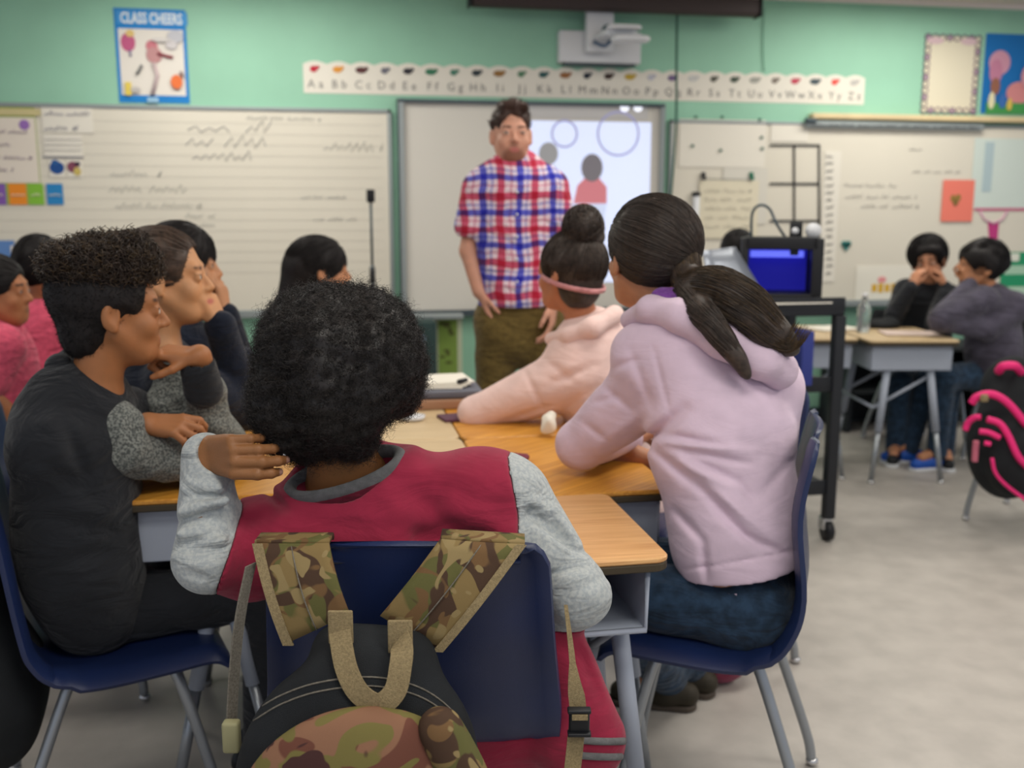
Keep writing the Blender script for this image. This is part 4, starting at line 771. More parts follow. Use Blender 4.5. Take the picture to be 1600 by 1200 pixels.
# ---------------------------------------------------------------- the boy in front
def boy_front():
    H = (P(528, 606, 1.665), frame(24, -4, -3), .96); neck = P(545, 778, 1.70)
    root = person('person in maroon sweater with grey sleeves and round curly hair, back to the camera', P(700, 1150, 1.72)*A(1, 1, 0))
    st = [(P(560, 812, 1.70), .13, .08), (P(600, 900, 1.69), .155, .10), (P(680, 1010, 1.71), .145, .10), (P(745, 1100, 1.74), .145, .11)]; fwd = frame(8)[:, 1]
    shL, shR = P(400, 850, 1.64), P(770, 778, 1.70); elL, wrL = P(325, 872, 1.55), P(318, 708, 1.60); elR, wrR = P(903, 932, 1.63), P(770, 940, 1.80)
    hipL, hipR = P(690, 1110, 1.74), P(820, 1110, 1.74); legs = [(hipL, hipL+V3(-.1, .9, 0)*.36, 0), (hipR, hipR+V3(.15, .9, 0)*.36, 0)]; legs = [(a, b, np.array([b[0], b[1]+.04, .09])) for a, b, _ in legs]
    arms = [dict(j=(shL, elL, wrL), hand=(V3(-.1, .1, -1), V3(.75, -.66, .10), V3(-.66, -.75, .10)), kw=dict(curls=[(38, 40, 24), (42, 38, 24), (44, 40, 26), (48, 42, 26)], spread=2, thumb=(10, 60), fr=1.10)), dict(j=(shR, elR, wrR), hand=(V3(0, 0, 1), V3(-1, .2, 0), V3(0, 1, 0)))]
    body_mesh(root, 'boy', H, neck, st, fwd, arms, legs, (150, 106, 66), (120, 70, 60), (30, 22, 20), .0028, hs=.96, nail=(196, 156, 140), neckr=.056)
    # collar: ribbed band round the neck
    c0 = P(540, 741, 1.65); ex = unit(P(632, 720, 1.66)-P(446, 778, 1.64)); ez = unit(np.cross(ex, V3(0, 1, .35))); ez = ez if ez[2] > 0 else -ez; ey = np.cross(ez, ex); Rc = np.stack([ex, ey, ez], 1)
    # sweater: one smooth form, split along the armhole seams into maroon trunk and grey sleeves
    def F():
        f = Field(); f.add(seg(shL, shR, .080, .088), .03); torso_ops(f, [(P(575, 800, 1.69), .15, .085)]+[(p, a+.02, b+.02) for p, a, b in st[1:]], fwd, .05)
        f.add(seg(P(640, 800, 1.69), P(735, 775, 1.69), .070, .083), .03)
        f.add(seg(P(800, 785, 1.70), elR, .074, .054), .03).add(seg(elR, wrR, .054, .04), .02)
        f.add(seg(P(385, 868, 1.62), elL, .078, .052), .03).add(seg(elL, P(325, 795, 1.585), .054, .046), .02).add(seg(P(325, 795, 1.585), P(322, 712, 1.60), .046, .038), .012)
        f.add(seg(P(850, 960, 1.66), P(905, 1150, 1.64), .05, .085, flat=fwd, f=.7), .04)
        f.sub(cone(c0+ez*.072, c0+ez*.19, .112, .16, flat=ey, f=.72), .012); f.sub(cone(c0-ez*.03, c0+ez*.16, .058, .08), .008)
        f.sub(seg(P(340, 706, 1.57), P(400, 690, 1.50), .034, .05), .004)
        f.add(seg(P(700, 800, 1.61), P(790, 835, 1.61), .010, .02), .04); f.sub(seg(P(660, 838, 1.585), P(770, 862, 1.60), .012, .012), .03)
        for (u0, v0, u1, v1, D0, rr) in ((284, 800, 350, 782, 1.535, .006), (282, 835, 345, 842, 1.52, .006), (292, 762, 338, 762, 1.555, .005), (286, 880, 330, 900, 1.53, .005)): f.add(seg(P(u0, v0, D0), P(u1, v1, D0+.0), rr, rr*1.2), .022)
        for (u0, v0, u1, v1, D0, rr) in ((830, 800, 890, 850, 1.635, .006), (850, 900, 910, 880, 1.60, .006), (300, 860, 350, 868, 1.50, .004)): f.sub(seg(P(u0, v0, D0), P(u1, v1, D0), rr, rr), .02)
        f.disp(grooves([(630, 765, 705, 812, .010, .022), (705, 812, 800, 840, .006, .015), (640, 735, 760, 745, -.004, .02), (415, 764, 446, 796, .012, .008), (432, 760, 455, 790, -.006, .007), (470, 812, 620, 830, .005, .014), (350, 830, 430, 800, .005, .012), (845, 760, 880, 850, .005, .012), (860, 880, 940, 850, .005, .010), (880, 930, 950, 900, .005, .009), (285, 850, 345, 835, .008, .007), (283, 815, 340, 800, .008, .007), (300, 775, 345, 775, .007, .007), (290, 895, 330, 905, .006, .008), (900, 1000, 940, 1100, .006, .012), (920, 990, 975, 1110, .005, .010)], 1.6)); f.disp(folds(30, .0025, V3(.3, .2, 1), 11)); f.disp(folds(60, .0012, V3(.6, .2, 1), 5)); return f
    F0 = F
    def F(): f = F0(); f.sub(ell(P(614, 664, 1.69), (.050, .11, .042)), .015); return f
    cR, cL = P(812, 775, 1.68), P(352, 862, 1.58); nR, nL = V3(1, -.1, .18), V3(-1, -.25, .35)
    axR = cone(P(800, 790, 1.70), elR, .17, .17); axL = cone(P(350, 880, 1.60), P(350, 740, 1.6), .16, .14); sub_ = cone(P(905, 990, 1.62), P(960, 1200, 1.6), .09, .1)
    gR = lambda p: np.minimum((p-cR)@nR+.5*((p-cR)@UP)**2*3, np.minimum(-axR(p), ((p-P(900, 992, 1.6))@UP)))
    gL = lambda p: np.minimum((p-cL)@nL+2.2*((p-cL)@V3(0, -.4, 1))**2, -axL(p))
    f = F(); f.cut(lambda p: np.maximum(gR(p), gL(p))+.0005); sw = solid('sweater', f, .004, M['maroon'], root)
    f = F(); f.cut(lambda p: -gR(p)); solid('sleeve', f, .004, M['heather'], root); f = F(); f.cut(lambda p: -gL(p)); solid('sleeve', f, .004, M['heather'], root)
    # striped hem band
    cs = caster(sw)
    for v in (1158, 1182):
        pts = [q for q in (cs(u, v+.05*(u-930)-.0012*(u-930)**2, .001) for u in range(890, 1010, 5)) if q is not None]
        pts = [q for i, q in enumerate(pts) if i == 0 or np.linalg.norm(q-pts[i-1]) < .03]
        if len(pts) > 4: MB().tube(pts, .0065, 8).go('hem_stripe', M['ribgrey'], sw)
    f = Field(); f.add(torus(c0, Rc, .098, .052, .0062, 2.3), .002); solid('collar', f, .0022, M['ribgrey'], root)
    f = Field(); f.add(torus(c0-ez*.016, Rc, .100, .057, .006, 2.0), .002); solid('collar_seam', f, .003, cloth('deep_maroon_seam', (92, 24, 40)), root)
    trousers(root, legs, M['greycloth'], .009); shoes(root, legs, M['black'])
    MB().ball(P(444, 711, 1.575), .0042, 10).go('ear_stud', M['chrome'], root)
    # hair
    c, R, s = H; f = Field(); hc = P(524, 572, 1.665)
    f.add(ell(P(520, 556, 1.665), (.128, .13, .118)), .02).add(ell(P(530, 620, 1.655), (.126, .12, .115)), .04).add(ell(P(462, 635, 1.645), (.066, .08, .085)), .04).add(ell(P(590, 560, 1.67), (.075, .11, .10)), .03)
    f.sub(ell(P(628, 700, 1.62), (.052, .09, .062)), .02); f.sub(cone(P(628, 672, 1.66), P(655, 730, 1.68), .022, .05), .01); f.sub(ell(P(560, 770, 1.62), (.085, .10, .052)), .03)
    T = lambda p: xf(p, R, c, s); f.sub(T(ell((0, .13, -.05), (.09, .075, .11))), .02)
    f.disp(lumps(55, .004, 3)); f.disp(lumps(170, .0018, 4)); V, F_ = f.build(.0035); o = link('hair', mesh_np(V, F_), M['hairc'], root); Nn = normals(V, F_); Nn = Nn*np.sign(((V-hc)*Nn).sum(1).mean())
    strands('curls', curls(V, Nn, 15000, .015, .0042, 1.9, 2, M=12), .00042, M['hairc'], o, taper=.5)
    strands('curls', curls(V, Nn, 2500, .026, .005, 2.2, 9, M=14, jitter=.3), .0003, M['hairc'], o, taper=.4)
# ---------------------------------------------------------------- boy in the black hoodie, left
def boy_left():
    H = (P(178, 484, 2.19), frame(66, -2, 0), 1.04); neck = P(148, 618, 2.18); fwd = frame(75)[:, 1]
    root = person('person in black hoodie with speckled grey sleeves and curly fade, chin on fist', P(140, 960, 1.98)*A(1, 1, 0))
    st = [(P(130, 670, 2.21), .14, .09), (P(120, 780, 2.19), .145, .115), (P(130, 880, 2.19), .135, .11), (P(145, 930, 2.2), .12, .105)]
    shR, elR, wrR = P(75, 690, 2.05), P(182, 703, 2.17), P(345, 724, 2.30); shL, elL, wrL = P(205, 665, 2.36), P(345, 697, 2.44), P(312, 556, 2.26)
    hp = P(160, 935, 2.28); legs = [(hp+V3(0, .09, 0)*.09, hp+V3(1, .25, .05)*.40, 0), (hp+V3(0, -.09, 0)*.07, hp+V3(1, 0, .05)*.40, 0)]; legs = [(a, b, np.array([b[0]-.02, b[1], .09])) for a, b, _ in legs]
    wH = P(228, 662, 2.20)
    def ex(f):
        f.add(seg(P(215, 690, 2.24), wH, .028, .024), .015); hand_ops(f, wH, V3(-.4, .5, .6), V3(1, -.05, -.05), V3(.1, -.55, .8), .90, curls=[(24, 45, 30), (28, 48, 30), (32, 50, 30), (38, 50, 30)], spread=10, thumb=(20, 50), fr=1.15)
    arms = [dict(j=(shR, elR, wrR)), dict(j=(shL, elL, wrL), hand=(V3(0, -.9, -.3), V3(-1, -.05, .12), V3(.1, -.25, .95)), kw=dict(curls=[(2, 6, 5), (62, 85, 50), (68, 88, 50), (72, 90, 50)], spread=2, thumb=(40, 30)))]
    body_mesh(root, 'b', H, neck, st, fwd, arms, legs, (176, 122, 80), (160, 96, 80), (36, 28, 24), .0042, hs=.92, extra=ex)
    f = Field(); torso_ops(f, [(P(135, 650, 2.2), .12, .09)]+[(p, a+.02, b+.015) for p, a, b in st], fwd, .05); f.add(seg(P(78, 655, 2.1), P(195, 655, 2.32), .072, .07), .04)
    f.add(seg(P(85, 610, 2.12), P(70, 710, 2.08), .05, .075), .05).add(seg(P(75, 690, 2.06), P(150, 706, 2.14), .075, .062), .03)
    f.add(seg(P(205, 640, 2.34), P(255, 690, 2.4), .055, .055), .03)
    f.disp(grooves([(100, 660, 140, 760, .01, .014), (60, 720, 150, 780, .008, .014), (50, 800, 200, 840, .008, .016), (60, 880, 190, 860, .008, .016), (215, 640, 240, 760, .008, .012)], 2.1)); f.disp(folds(22, .006, V3(.5, 0, 1), 4)); solid('hoodie', f, .0065, M['blackcloth'], root)
    f = Field(); f.add(seg(P(92, 572, 2.15), P(112, 625, 2.10), .026, .022), .03).add(seg(P(112, 625, 2.10), P(190, 660, 2.17), .022, .014), .03).add(seg(P(92, 572, 2.15), P(110, 560, 2.25), .026, .026), .02).disp(folds(40, .003, UP, 8)); solid('hood', f, .005, M['blackcloth'], root)
    f = Field(); f.add(torus(P(133, 588, 2.19), frame(70, -20)[:, [0, 1, 2]], .062, .062, .008), .002); solid('undershirt_collar', f, .004, M['paper'], root)
    f = Field(); f.add(seg(P(182, 668, 2.16), P(190, 700, 2.16), .060, .062), .02).add(seg(P(190, 706, 2.17), P(345, 728, 2.31), .060, .045), .02).sub(seg(P(235, 662, 2.13), P(315, 676, 2.18), .028, .026), .02); f.disp(folds(34, .006, V3(.8, .3, .5), 6)); f.disp(lumps(140, .002, 8)); solid('sleeve', f, .0045, M['marl'], root)
    f = Field(); f.add(seg(P(258, 640, 2.36), P(345, 690, 2.42), .052, .058), .02).add(seg(P(345, 690, 2.42), P(318, 612, 2.32), .058, .046), .02).add(seg(P(262, 575, 2.4), P(282, 640, 2.38), .04, .05), .03); f.disp(folds(34, .007, V3(.5, .3, 1), 9)); f.disp(lumps(140, .002, 8)); solid('sleeve', f, .0045, M['marl'], root)
    f = Field(); f.add(seg(P(318, 608, 2.30), P(310, 574, 2.27), .046, .041), .01).sub(seg(P(312, 580, 2.27), P(308, 555, 2.26), .030, .034), .003); f.disp(folds(220, .0012, V3(1, 0, .1), 1)); solid('cuff', f, .004, M['blackcloth'], root)
    trousers(root, legs, M['blackcloth'], .009); shoes(root, legs, M['black'])
    c, R, s = H; T = lambda p: xf(p, R, c, s)
    f = Field(); f.add(T(ell((0, -.026, .035), (.088, .108, .094))), .01).add(T(ell((0, -.055, -.05), (.06, .055, .055))), .03); f.sub(T(ell((0, .105, -.03), (.088, .062, .125))), .01)
    for sg in (-1, 1): f.sub(T(ell((sg*.088, .02, -.035), (.03, .036, .044))), .012)
    f.disp(lumps(160, .0012, 3)); V, F_ = f.build(.004); V = relax(V, F_); o = link('hair', mesh_np(V, F_), M['hairk'], root); Nn = normals(V, F_); Nn *= np.sign(((V-V.mean(0))*Nn).sum(1).mean()); strands('short_fade', curls(V, Nn, 7000, .009, .002, 1.2, 8, M=6), .0006, M['hairk'], o)
    f = Field(); f.add(T(ell((0, -.022, .088), (.082, .100, .050))), .01).add(T(ell((0, .03, .108), (.062, .05, .034))), .03).disp(lumps(60, .006, 3)); V, F_ = f.build(.005); V = relax(V, F_); t_ = link('curly_top', mesh_np(V, F_), M['hairc'], o); Nn = normals(V, F_)
    Nn *= np.sign(((V-V.mean(0))*Nn).sum(1).mean()); up_ = ((V-c)@R[:, 2]) > .07*s
    strands('curls', curls(V, Nn, 5000, .028, .0075, 1.6, 3, mask=up_, M=14), .0013, M['hairb'], t_, taper=.5); strands('curls', curls(V, Nn, 900, .032, .007, 1.7, 4, mask=up_, M=16, jitter=.4), .0013, M['hairt'], t_, taper=.5)
# ---------------------------------------------------------------- lavender hoodie girl
def girl_lavender():
    H = (P(1013, 398, 2.34), frame(-20, 3, 0), 1.12); neck = P(1075, 500, 2.29); fwd = frame(-38)[:, 1]
    root = person('person in lavender hoodie with a long dark ponytail, leaning on the desk', P(1150, 930, 2.12)*A(1, 1, 0))
    st = [(P(1095, 570, 2.24), .15, .10), (P(1128, 690, 2.17), .150, .12), (P(1148, 820, 2.13), .128, .105), (P(1152, 925, 2.12), .125, .12)]
    shL, elL, wrL = P(1010, 575, 2.25), P(908, 694, 2.38), P(985, 690, 2.56); shR, elR, wrR = P(1190, 600, 2.27), P(1150, 760, 2.42), P(1000, 715, 2.52)
    hp = P(1160, 935, 2.13); legs = [(hp+V3(0, -.05, 0)*.05, hp+V3(-.9, .05, .03)*.36, 0), (hp+V3(0, 1, 0)*.12, hp+V3(-.8, .55, .03)*.38, 0)]; legs = [(a, b, P(1045+30*i, 1060, 2.62+.08*i)*A(1, 1, 0)+A(0, 0, .1)) for i, (a, b, _) in enumerate(legs)]
    arms = [dict(j=(shL, elL, wrL), hand=(V3(0, .4, .8), V3(.6, .7, .1), V3(-.3, .3, .5))), dict(j=(shR, elR, wrR), hand=(V3(0, 0, 1), V3(-.9, .2, .1), V3(0, 1, 0)))]
    body_mesh(root, 'g', H, neck, st, fwd, arms, legs, (208, 156, 122), (180, 100, 96), (60, 44, 36), .0045, hs=.95)
    f = Field(); torso_ops(f, [(p, a+.018, b+.018) for p, a, b in st[:-1]]+[(P(1151, 908, 2.12), .128, .12)], fwd, .05); f.add(seg(P(1015, 560, 2.25), P(1190, 600, 2.24), .09, .085), .04)
    f.add(seg(P(1190, 610, 2.24), P(1192, 760, 2.22), .085, .06), .04)
    f.add(seg(P(1180, 700, 2.12), P(1190, 860, 2.10), .075, .085), .04).add(seg(P(1120, 860, 2.10), P(1170, 885, 2.08), .075, .085), .04)
    f.add(seg(P(1030, 590, 2.24), elL, .098, .056), .03).add(seg(elL, wrL, .056, .04), .02)
    def sh_(u0, v0, u1, v1, D0, D1, r, k=.02, up=False): (f.add if up else f.sub)(seg(P(u0, v0, D0), P(u1, v1, D1), r, r*.8), k)
    f.disp(grooves([(1068, 640, 1000, 700, .022, .014), (1000, 700, 945, 738, .020, .012), (1025, 676, 1130, 696, .010, .008), (1030, 690, 1180, 706, -.006, .008), (1040, 700, 1170, 724, .010, .008), (1071, 712, 1153, 752, .010, .009), (1153, 752, 1180, 785, .007, .008), (1060, 722, 1140, 762, -.008, .009),
        (1012, 695, 1094, 762, .014, .011), (1094, 762, 1163, 835, .014, .010), (1163, 835, 1228, 866, .011, .009), (1110, 758, 1190, 828, -.010, .010), (1055, 797, 1098, 845, .012, .009), (1098, 845, 1104, 905, .012, .009), (1120, 800, 1215, 880, .007, .009), (1200, 640, 1215, 760, .006, .016), (1190, 770, 1235, 720, .006, .010),
        (985, 545, 1020, 640, .006, .010), (940, 600, 985, 640, .007, .009), (905, 655, 950, 690, .006, .009), (1020, 540, 1045, 640, .005, .006), (960, 575, 1000, 560, .007, .008), (925, 630, 965, 620, .006, .007), (930, 700, 1010, 640, -.005, .012), (1126, 882, 1236, 862, .005, .004), (1070, 890, 1126, 882, .005, .004)], 2.1))
    f.sub(seg(neck+V3(0, 0, 1)*.05, neck, .06, .05), .02); f.disp(folds(20, .004, V3(.5, .1, 1), 21)); f.disp(folds(45, .0012, V3(.7, .1, 1), 22)); f.cut(lambda p: -((p-P(1100, 922, 2.0))@V3(-.18, 0, 1)))
    solid('hoodie', f, .0048, M['lav'], root)
    f = Field(); hem = [P(1068, 912, 2.17), P(1090, 922, 2.08), P(1140, 930, 2.015), P(1195, 930, 2.01), P(1236, 922, 2.06), P(1248, 912, 2.15)]
    m_ = MB().tube(spline(hem, 5), .006, 8); m_.go('hem_seam', M['lav'], root)
    f = Field(); pts = [(985, 500, 2.29, .024), (1018, 484, 2.20, .030), (1065, 494, 2.13, .036), (1130, 530, 2.09, .040), (1190, 562, 2.08, .040), (1216, 578, 2.12, .038), (1205, 540, 2.26, .034)]
    for a, b in zip(pts[:-1], pts[1:]): f.add(seg(P(*a[:3]), P(*b[:3]), a[3], b[3]), .02)
    f.add(seg(P(1110, 510, 2.15), P(1175, 545, 2.15), .042, .042), .03); f.sub(seg(P(1040, 455, 2.22), P(1150, 505, 2.16), .02, .016), .02); f.disp(folds(34, .005, V3(.5, .3, -.8), 31)); solid('hood', f, .0045, M['lav'], root)
    f = Field(); f.add(seg(P(1035, 468, 2.22), P(1075, 470, 2.16), .028, .028), .01).add(seg(P(1075, 470, 2.16), P(1115, 495, 2.13), .028, .018), .01); solid('hood_lining', f, .004, M['purple'], root)
    trousers(root, legs, M['denim'], .007, .088, 'jeans'); shoes(root, legs, colm((52, 46, 34)), colm((80, 70, 60)))
    tie = (.56, -.72, -.30); hc = hair_cap(root, H, M['hairb'], .0038, cen=(0, -.028, .030), rad=(.092, .108, .096), low=-.10, n=4600, tie=tie, seed=5, strand=.0009, lift=.015, jit=.008, face=((0, .11, -.04), (.076, .07, .105)))
    c, R, s = H; tp = c+R@((A(0, -.028, .030)+unit(tie)*A(.092, .108, .096)))*s
    pth = [tp-V3(1, .2, 0)*.03, P(1078, 442, 2.20), P(1120, 448, 2.12), P(1165, 480, 2.08), P(1205, 520, 2.07), P(1240, 545, 2.08)]; rr = [.030, .030, .040, .046, .036, .014]
    f = Field(); sp = spline(pth, 4); rs = np.interp(np.linspace(0, 1, len(sp)), np.linspace(0, 1, len(rr)), rr)
    for i in range(len(sp)-1): f.add(seg(sp[i], sp[i+1], rs[i]*.9, rs[i+1]*.9), .02)
    pt2 = [P(1070, 452, 2.18), P(1100, 490, 2.08), P(1130, 530, 2.04), P(1155, 565, 2.03), P(1168, 588, 2.03)]; r2 = [.024, .026, .022, .015, .004]
    sp = spline(pt2, 4); rs = np.interp(np.linspace(0, 1, len(sp)), np.linspace(0, 1, 5), r2)
    for i in range(len(sp)-1): f.add(seg(sp[i], sp[i+1], rs[i]*.9, rs[i+1]*.9), .015)
    f.disp(lumps(70, .002, 4)); pt = solid('ponytail', f, .0042, M['hairb'], root)
    strands('ponytail_strands', bundle(pth, rr, 2000, 3, jit=1.12), .0011, M['hairb'], pt); strands('ponytail_strands', bundle(pth, rr, 900, 13, jit=1.16), .0009, M['hairt'], pt); strands('ponytail_strands', bundle(pt2, r2, 900, 4, jit=1.15), .001, M['hairb'], pt)
    strands('flyaway_ends', bundle([P(1170, 490, 2.08), P(1205, 525, 2.06), P(1235, 535, 2.05), P(1258, 505, 2.04)], [.03, .026, .02, .02], 260, 8), .0008, M['hairt'], pt)
    f = Field(); f.add(torus(P(1076, 442, 2.205), frame(60, 10)[:, [0, 2, 1]], .032, .032, .007), .002); solid('hair_tie', f, .0035, M['hairk'], root)
# ---------------------------------------------------------------- pink hoodie girl with the bun
def girl_pink():
    H = (P(888, 425, 3.02), frame(-48, 0, 0), .98); neck = P(915, 520, 3.05); fwd = frame(-50)[:, 1]
    root = person('person in pale pink hoodie with a high bun and pink headband', P(985, 800, 3.1)*A(1, 1, 0))
    st = [(P(925, 560, 3.05), .14, .10), (P(960, 640, 3.08), .15, .11), (P(975, 740, 3.1), .15, .12), (P(980, 790, 3.1), .14, .12)]
    shL, elL, wrL = P(890, 580, 2.98), P(742, 645, 3.02), P(850, 650, 3.2); shR, elR, wrR = P(985, 570, 3.15), P(930, 640, 3.35), P(850, 640, 3.32)
    hp = P(985, 800, 3.1); legs = [(hp, hp+V3(-.9, .1, 0)*.38, 0), (hp+V3(0, 1, 0)*.12, hp+V3(-.9, .3, 0)*.4, 0)]; legs = [(a, b, np.array([b[0], b[1], .1])) for a, b, _ in legs]
    arms = [dict(j=(shL, elL, wrL), hand=(V3(0, 0, 1), V3(.7, .6, 0), V3(-.4, .4, .4))), dict(j=(shR, elR, wrR), hand=(V3(0, 0, 1), V3(-.9, 0, 0), V3(0, 1, 0)))]
    body_mesh(root, 'p', H, neck, st, fwd, arms, legs, (206, 142, 106), (180, 90, 86), (50, 36, 30), .006, hs=.92)
    f = Field(); torso_ops(f, [(p, a+.02, b+.02) for p, a, b in st], fwd, .05); f.add(seg(P(900, 568, 3.0), P(980, 575, 3.15), .09, .085), .04); f.add(seg(P(900, 590, 2.99), elL, .105, .050), .03).add(seg(elL, wrL, .050, .045), .02)
    f.disp(grooves([(820, 580, 850, 640, .008, .008), (860, 600, 930, 570, .010, .012), (880, 640, 940, 600, .012, .014), (780, 660, 870, 630, .007, .010), (850, 560, 900, 600, .006, .010)], 2.95)); f.disp(folds(24, .006, V3(.5, .2, 1), 14)); solid('hoodie', f, .0065, M['pinkfl'], root)
    f = Field()
    pts = [(862, 530, 3.02, .022), (890, 525, 2.95, .028), (925, 512, 2.93, .030), (960, 492, 3.0, .030)]
    for a, b in zip(pts[:-1], pts[1:]): f.add(seg(P(*a[:3]), P(*b[:3]), a[3], b[3]), .02)
    f.disp(folds(30, .004, UP, 6)); solid('hood', f, .006, M['pinkfl'], root); trousers(root, legs, M['denim'], .011); shoes(root, legs, M['white'])
    c, R, s = H; up_ = c+R@A(.02, -.05, .14)*s; bn = P(911, 356, 2.98)
    hc = hair_cap(root, H, M['hairb'], .005, low=-.115, n=2200, tie=(.1, -.35, .93), seed=15, strand=.0009, extra=lambda f, T: f.add(T(ell((0, -.045, -.05), (.068, .062, .062))), .03), cen=(0, -.024, .032), rad=(.090, .112, .098), face=((0, .108, -.035), (.08, .075, .105)))
    f = Field(); f.add(ell(bn, (.058, .058, .064)), .01).add(seg(bn-UP*.03, P(905, 395, 3.0), .05, .055), .03).disp(lumps(60, .006, 9)); b = solid('hair_bun', f, .005, M['hairb'], root)
    r = np.random.default_rng(3); m_ = [];
    for i in range(500):
        ax = unit(r.normal(size=3)); u_ = unit(np.cross(ax, r.normal(size=3))); v_ = np.cross(ax, u_); a0 = r.uniform(0, 6.28); tt = np.linspace(a0, a0+2.6, 14); m_.append(bn+(u_*np.cos(tt)[:, None]+v_*np.sin(tt)[:, None])*A(.060, .060, .066)*r.uniform(.95, 1.08))
    strands('bun_strands', np.array(m_), .0014, M['hairb'], b)
    Rh = R; T_c = c+R@A(0, -.02, -.030)*s; a, b_ = math.radians(13), 0
    tilt = np.array([[1, 0, 0], [0, math.cos(a), -math.sin(a)], [0, math.sin(a), math.cos(a)]]); f = Field(); f.add(torus(T_c, R@tilt, 0.084, .101, .005, 1.7), .002); solid('headband', f, .0035, cloth('pink_elastic', (216, 150, 150)), root)
# ---------------------------------------------------------------- teacher
def plaid():
    m = cloth('plaid_shirt', (226, 214, 214)); nt = m.node_tree; b = nt.nodes['Principled BSDF']; N = nt.nodes.new; L = nt.links.new; tc = N('ShaderNodeTexCoord'); ns = N('ShaderNodeTexNoise'); ns.inputs['Scale'].default_value = 7
    L(tc.outputs['Object'], ns.inputs[0]); mx = N('ShaderNodeMixRGB'); mx.blend_type = 'LINEAR_LIGHT'; mx.inputs[0].default_value = .022; L(tc.outputs['Object'], mx.inputs[1]); L(ns.outputs['Color'], mx.inputs[2]); sp = N('ShaderNodeSeparateXYZ'); L(mx.outputs[0], sp.inputs[0]); outs = []
    for ax, per, off in ((0, .135, .05), (2, .130, .03)):
        a = N('ShaderNodeMath'); a.operation = 'MULTIPLY_ADD'; a.inputs[1].default_value = 1/per; a.inputs[2].default_value = 10+off; L(sp.outputs[ax], a.inputs[0]); fr = N('ShaderNodeMath'); fr.operation = 'FRACT'; L(a.outputs[0], fr.inputs[0])
        cr = N('ShaderNodeValToRGB'); cr.color_ramp.interpolation = 'CONSTANT'; e = cr.color_ramp.elements; e[0].position = 0; e[0].color = (*lin((212, 98, 124)), 1); e[1].position = .2; e[1].color = (*lin((240, 228, 232)), 1)
        for p_, c in ((.36, (214, 150, 170)), (.41, (240, 228, 232)), (.54, (104, 108, 206)), (.72, (232, 228, 240)), (.84, (140, 150, 216)), (.88, (240, 228, 232))): q = e.new(p_); q.color = (*lin(c), 1)
        L(fr.outputs[0], cr.inputs[0]); outs.append(cr.outputs[0])
    m2 = N('ShaderNodeMixRGB'); m2.blend_type = 'MULTIPLY'; m2.inputs[0].default_value = 1; L(outs[0], m2.inputs[1]); L(outs[1], m2.inputs[2]); L(m2.outputs[0], b.inputs['Base Color']); return m
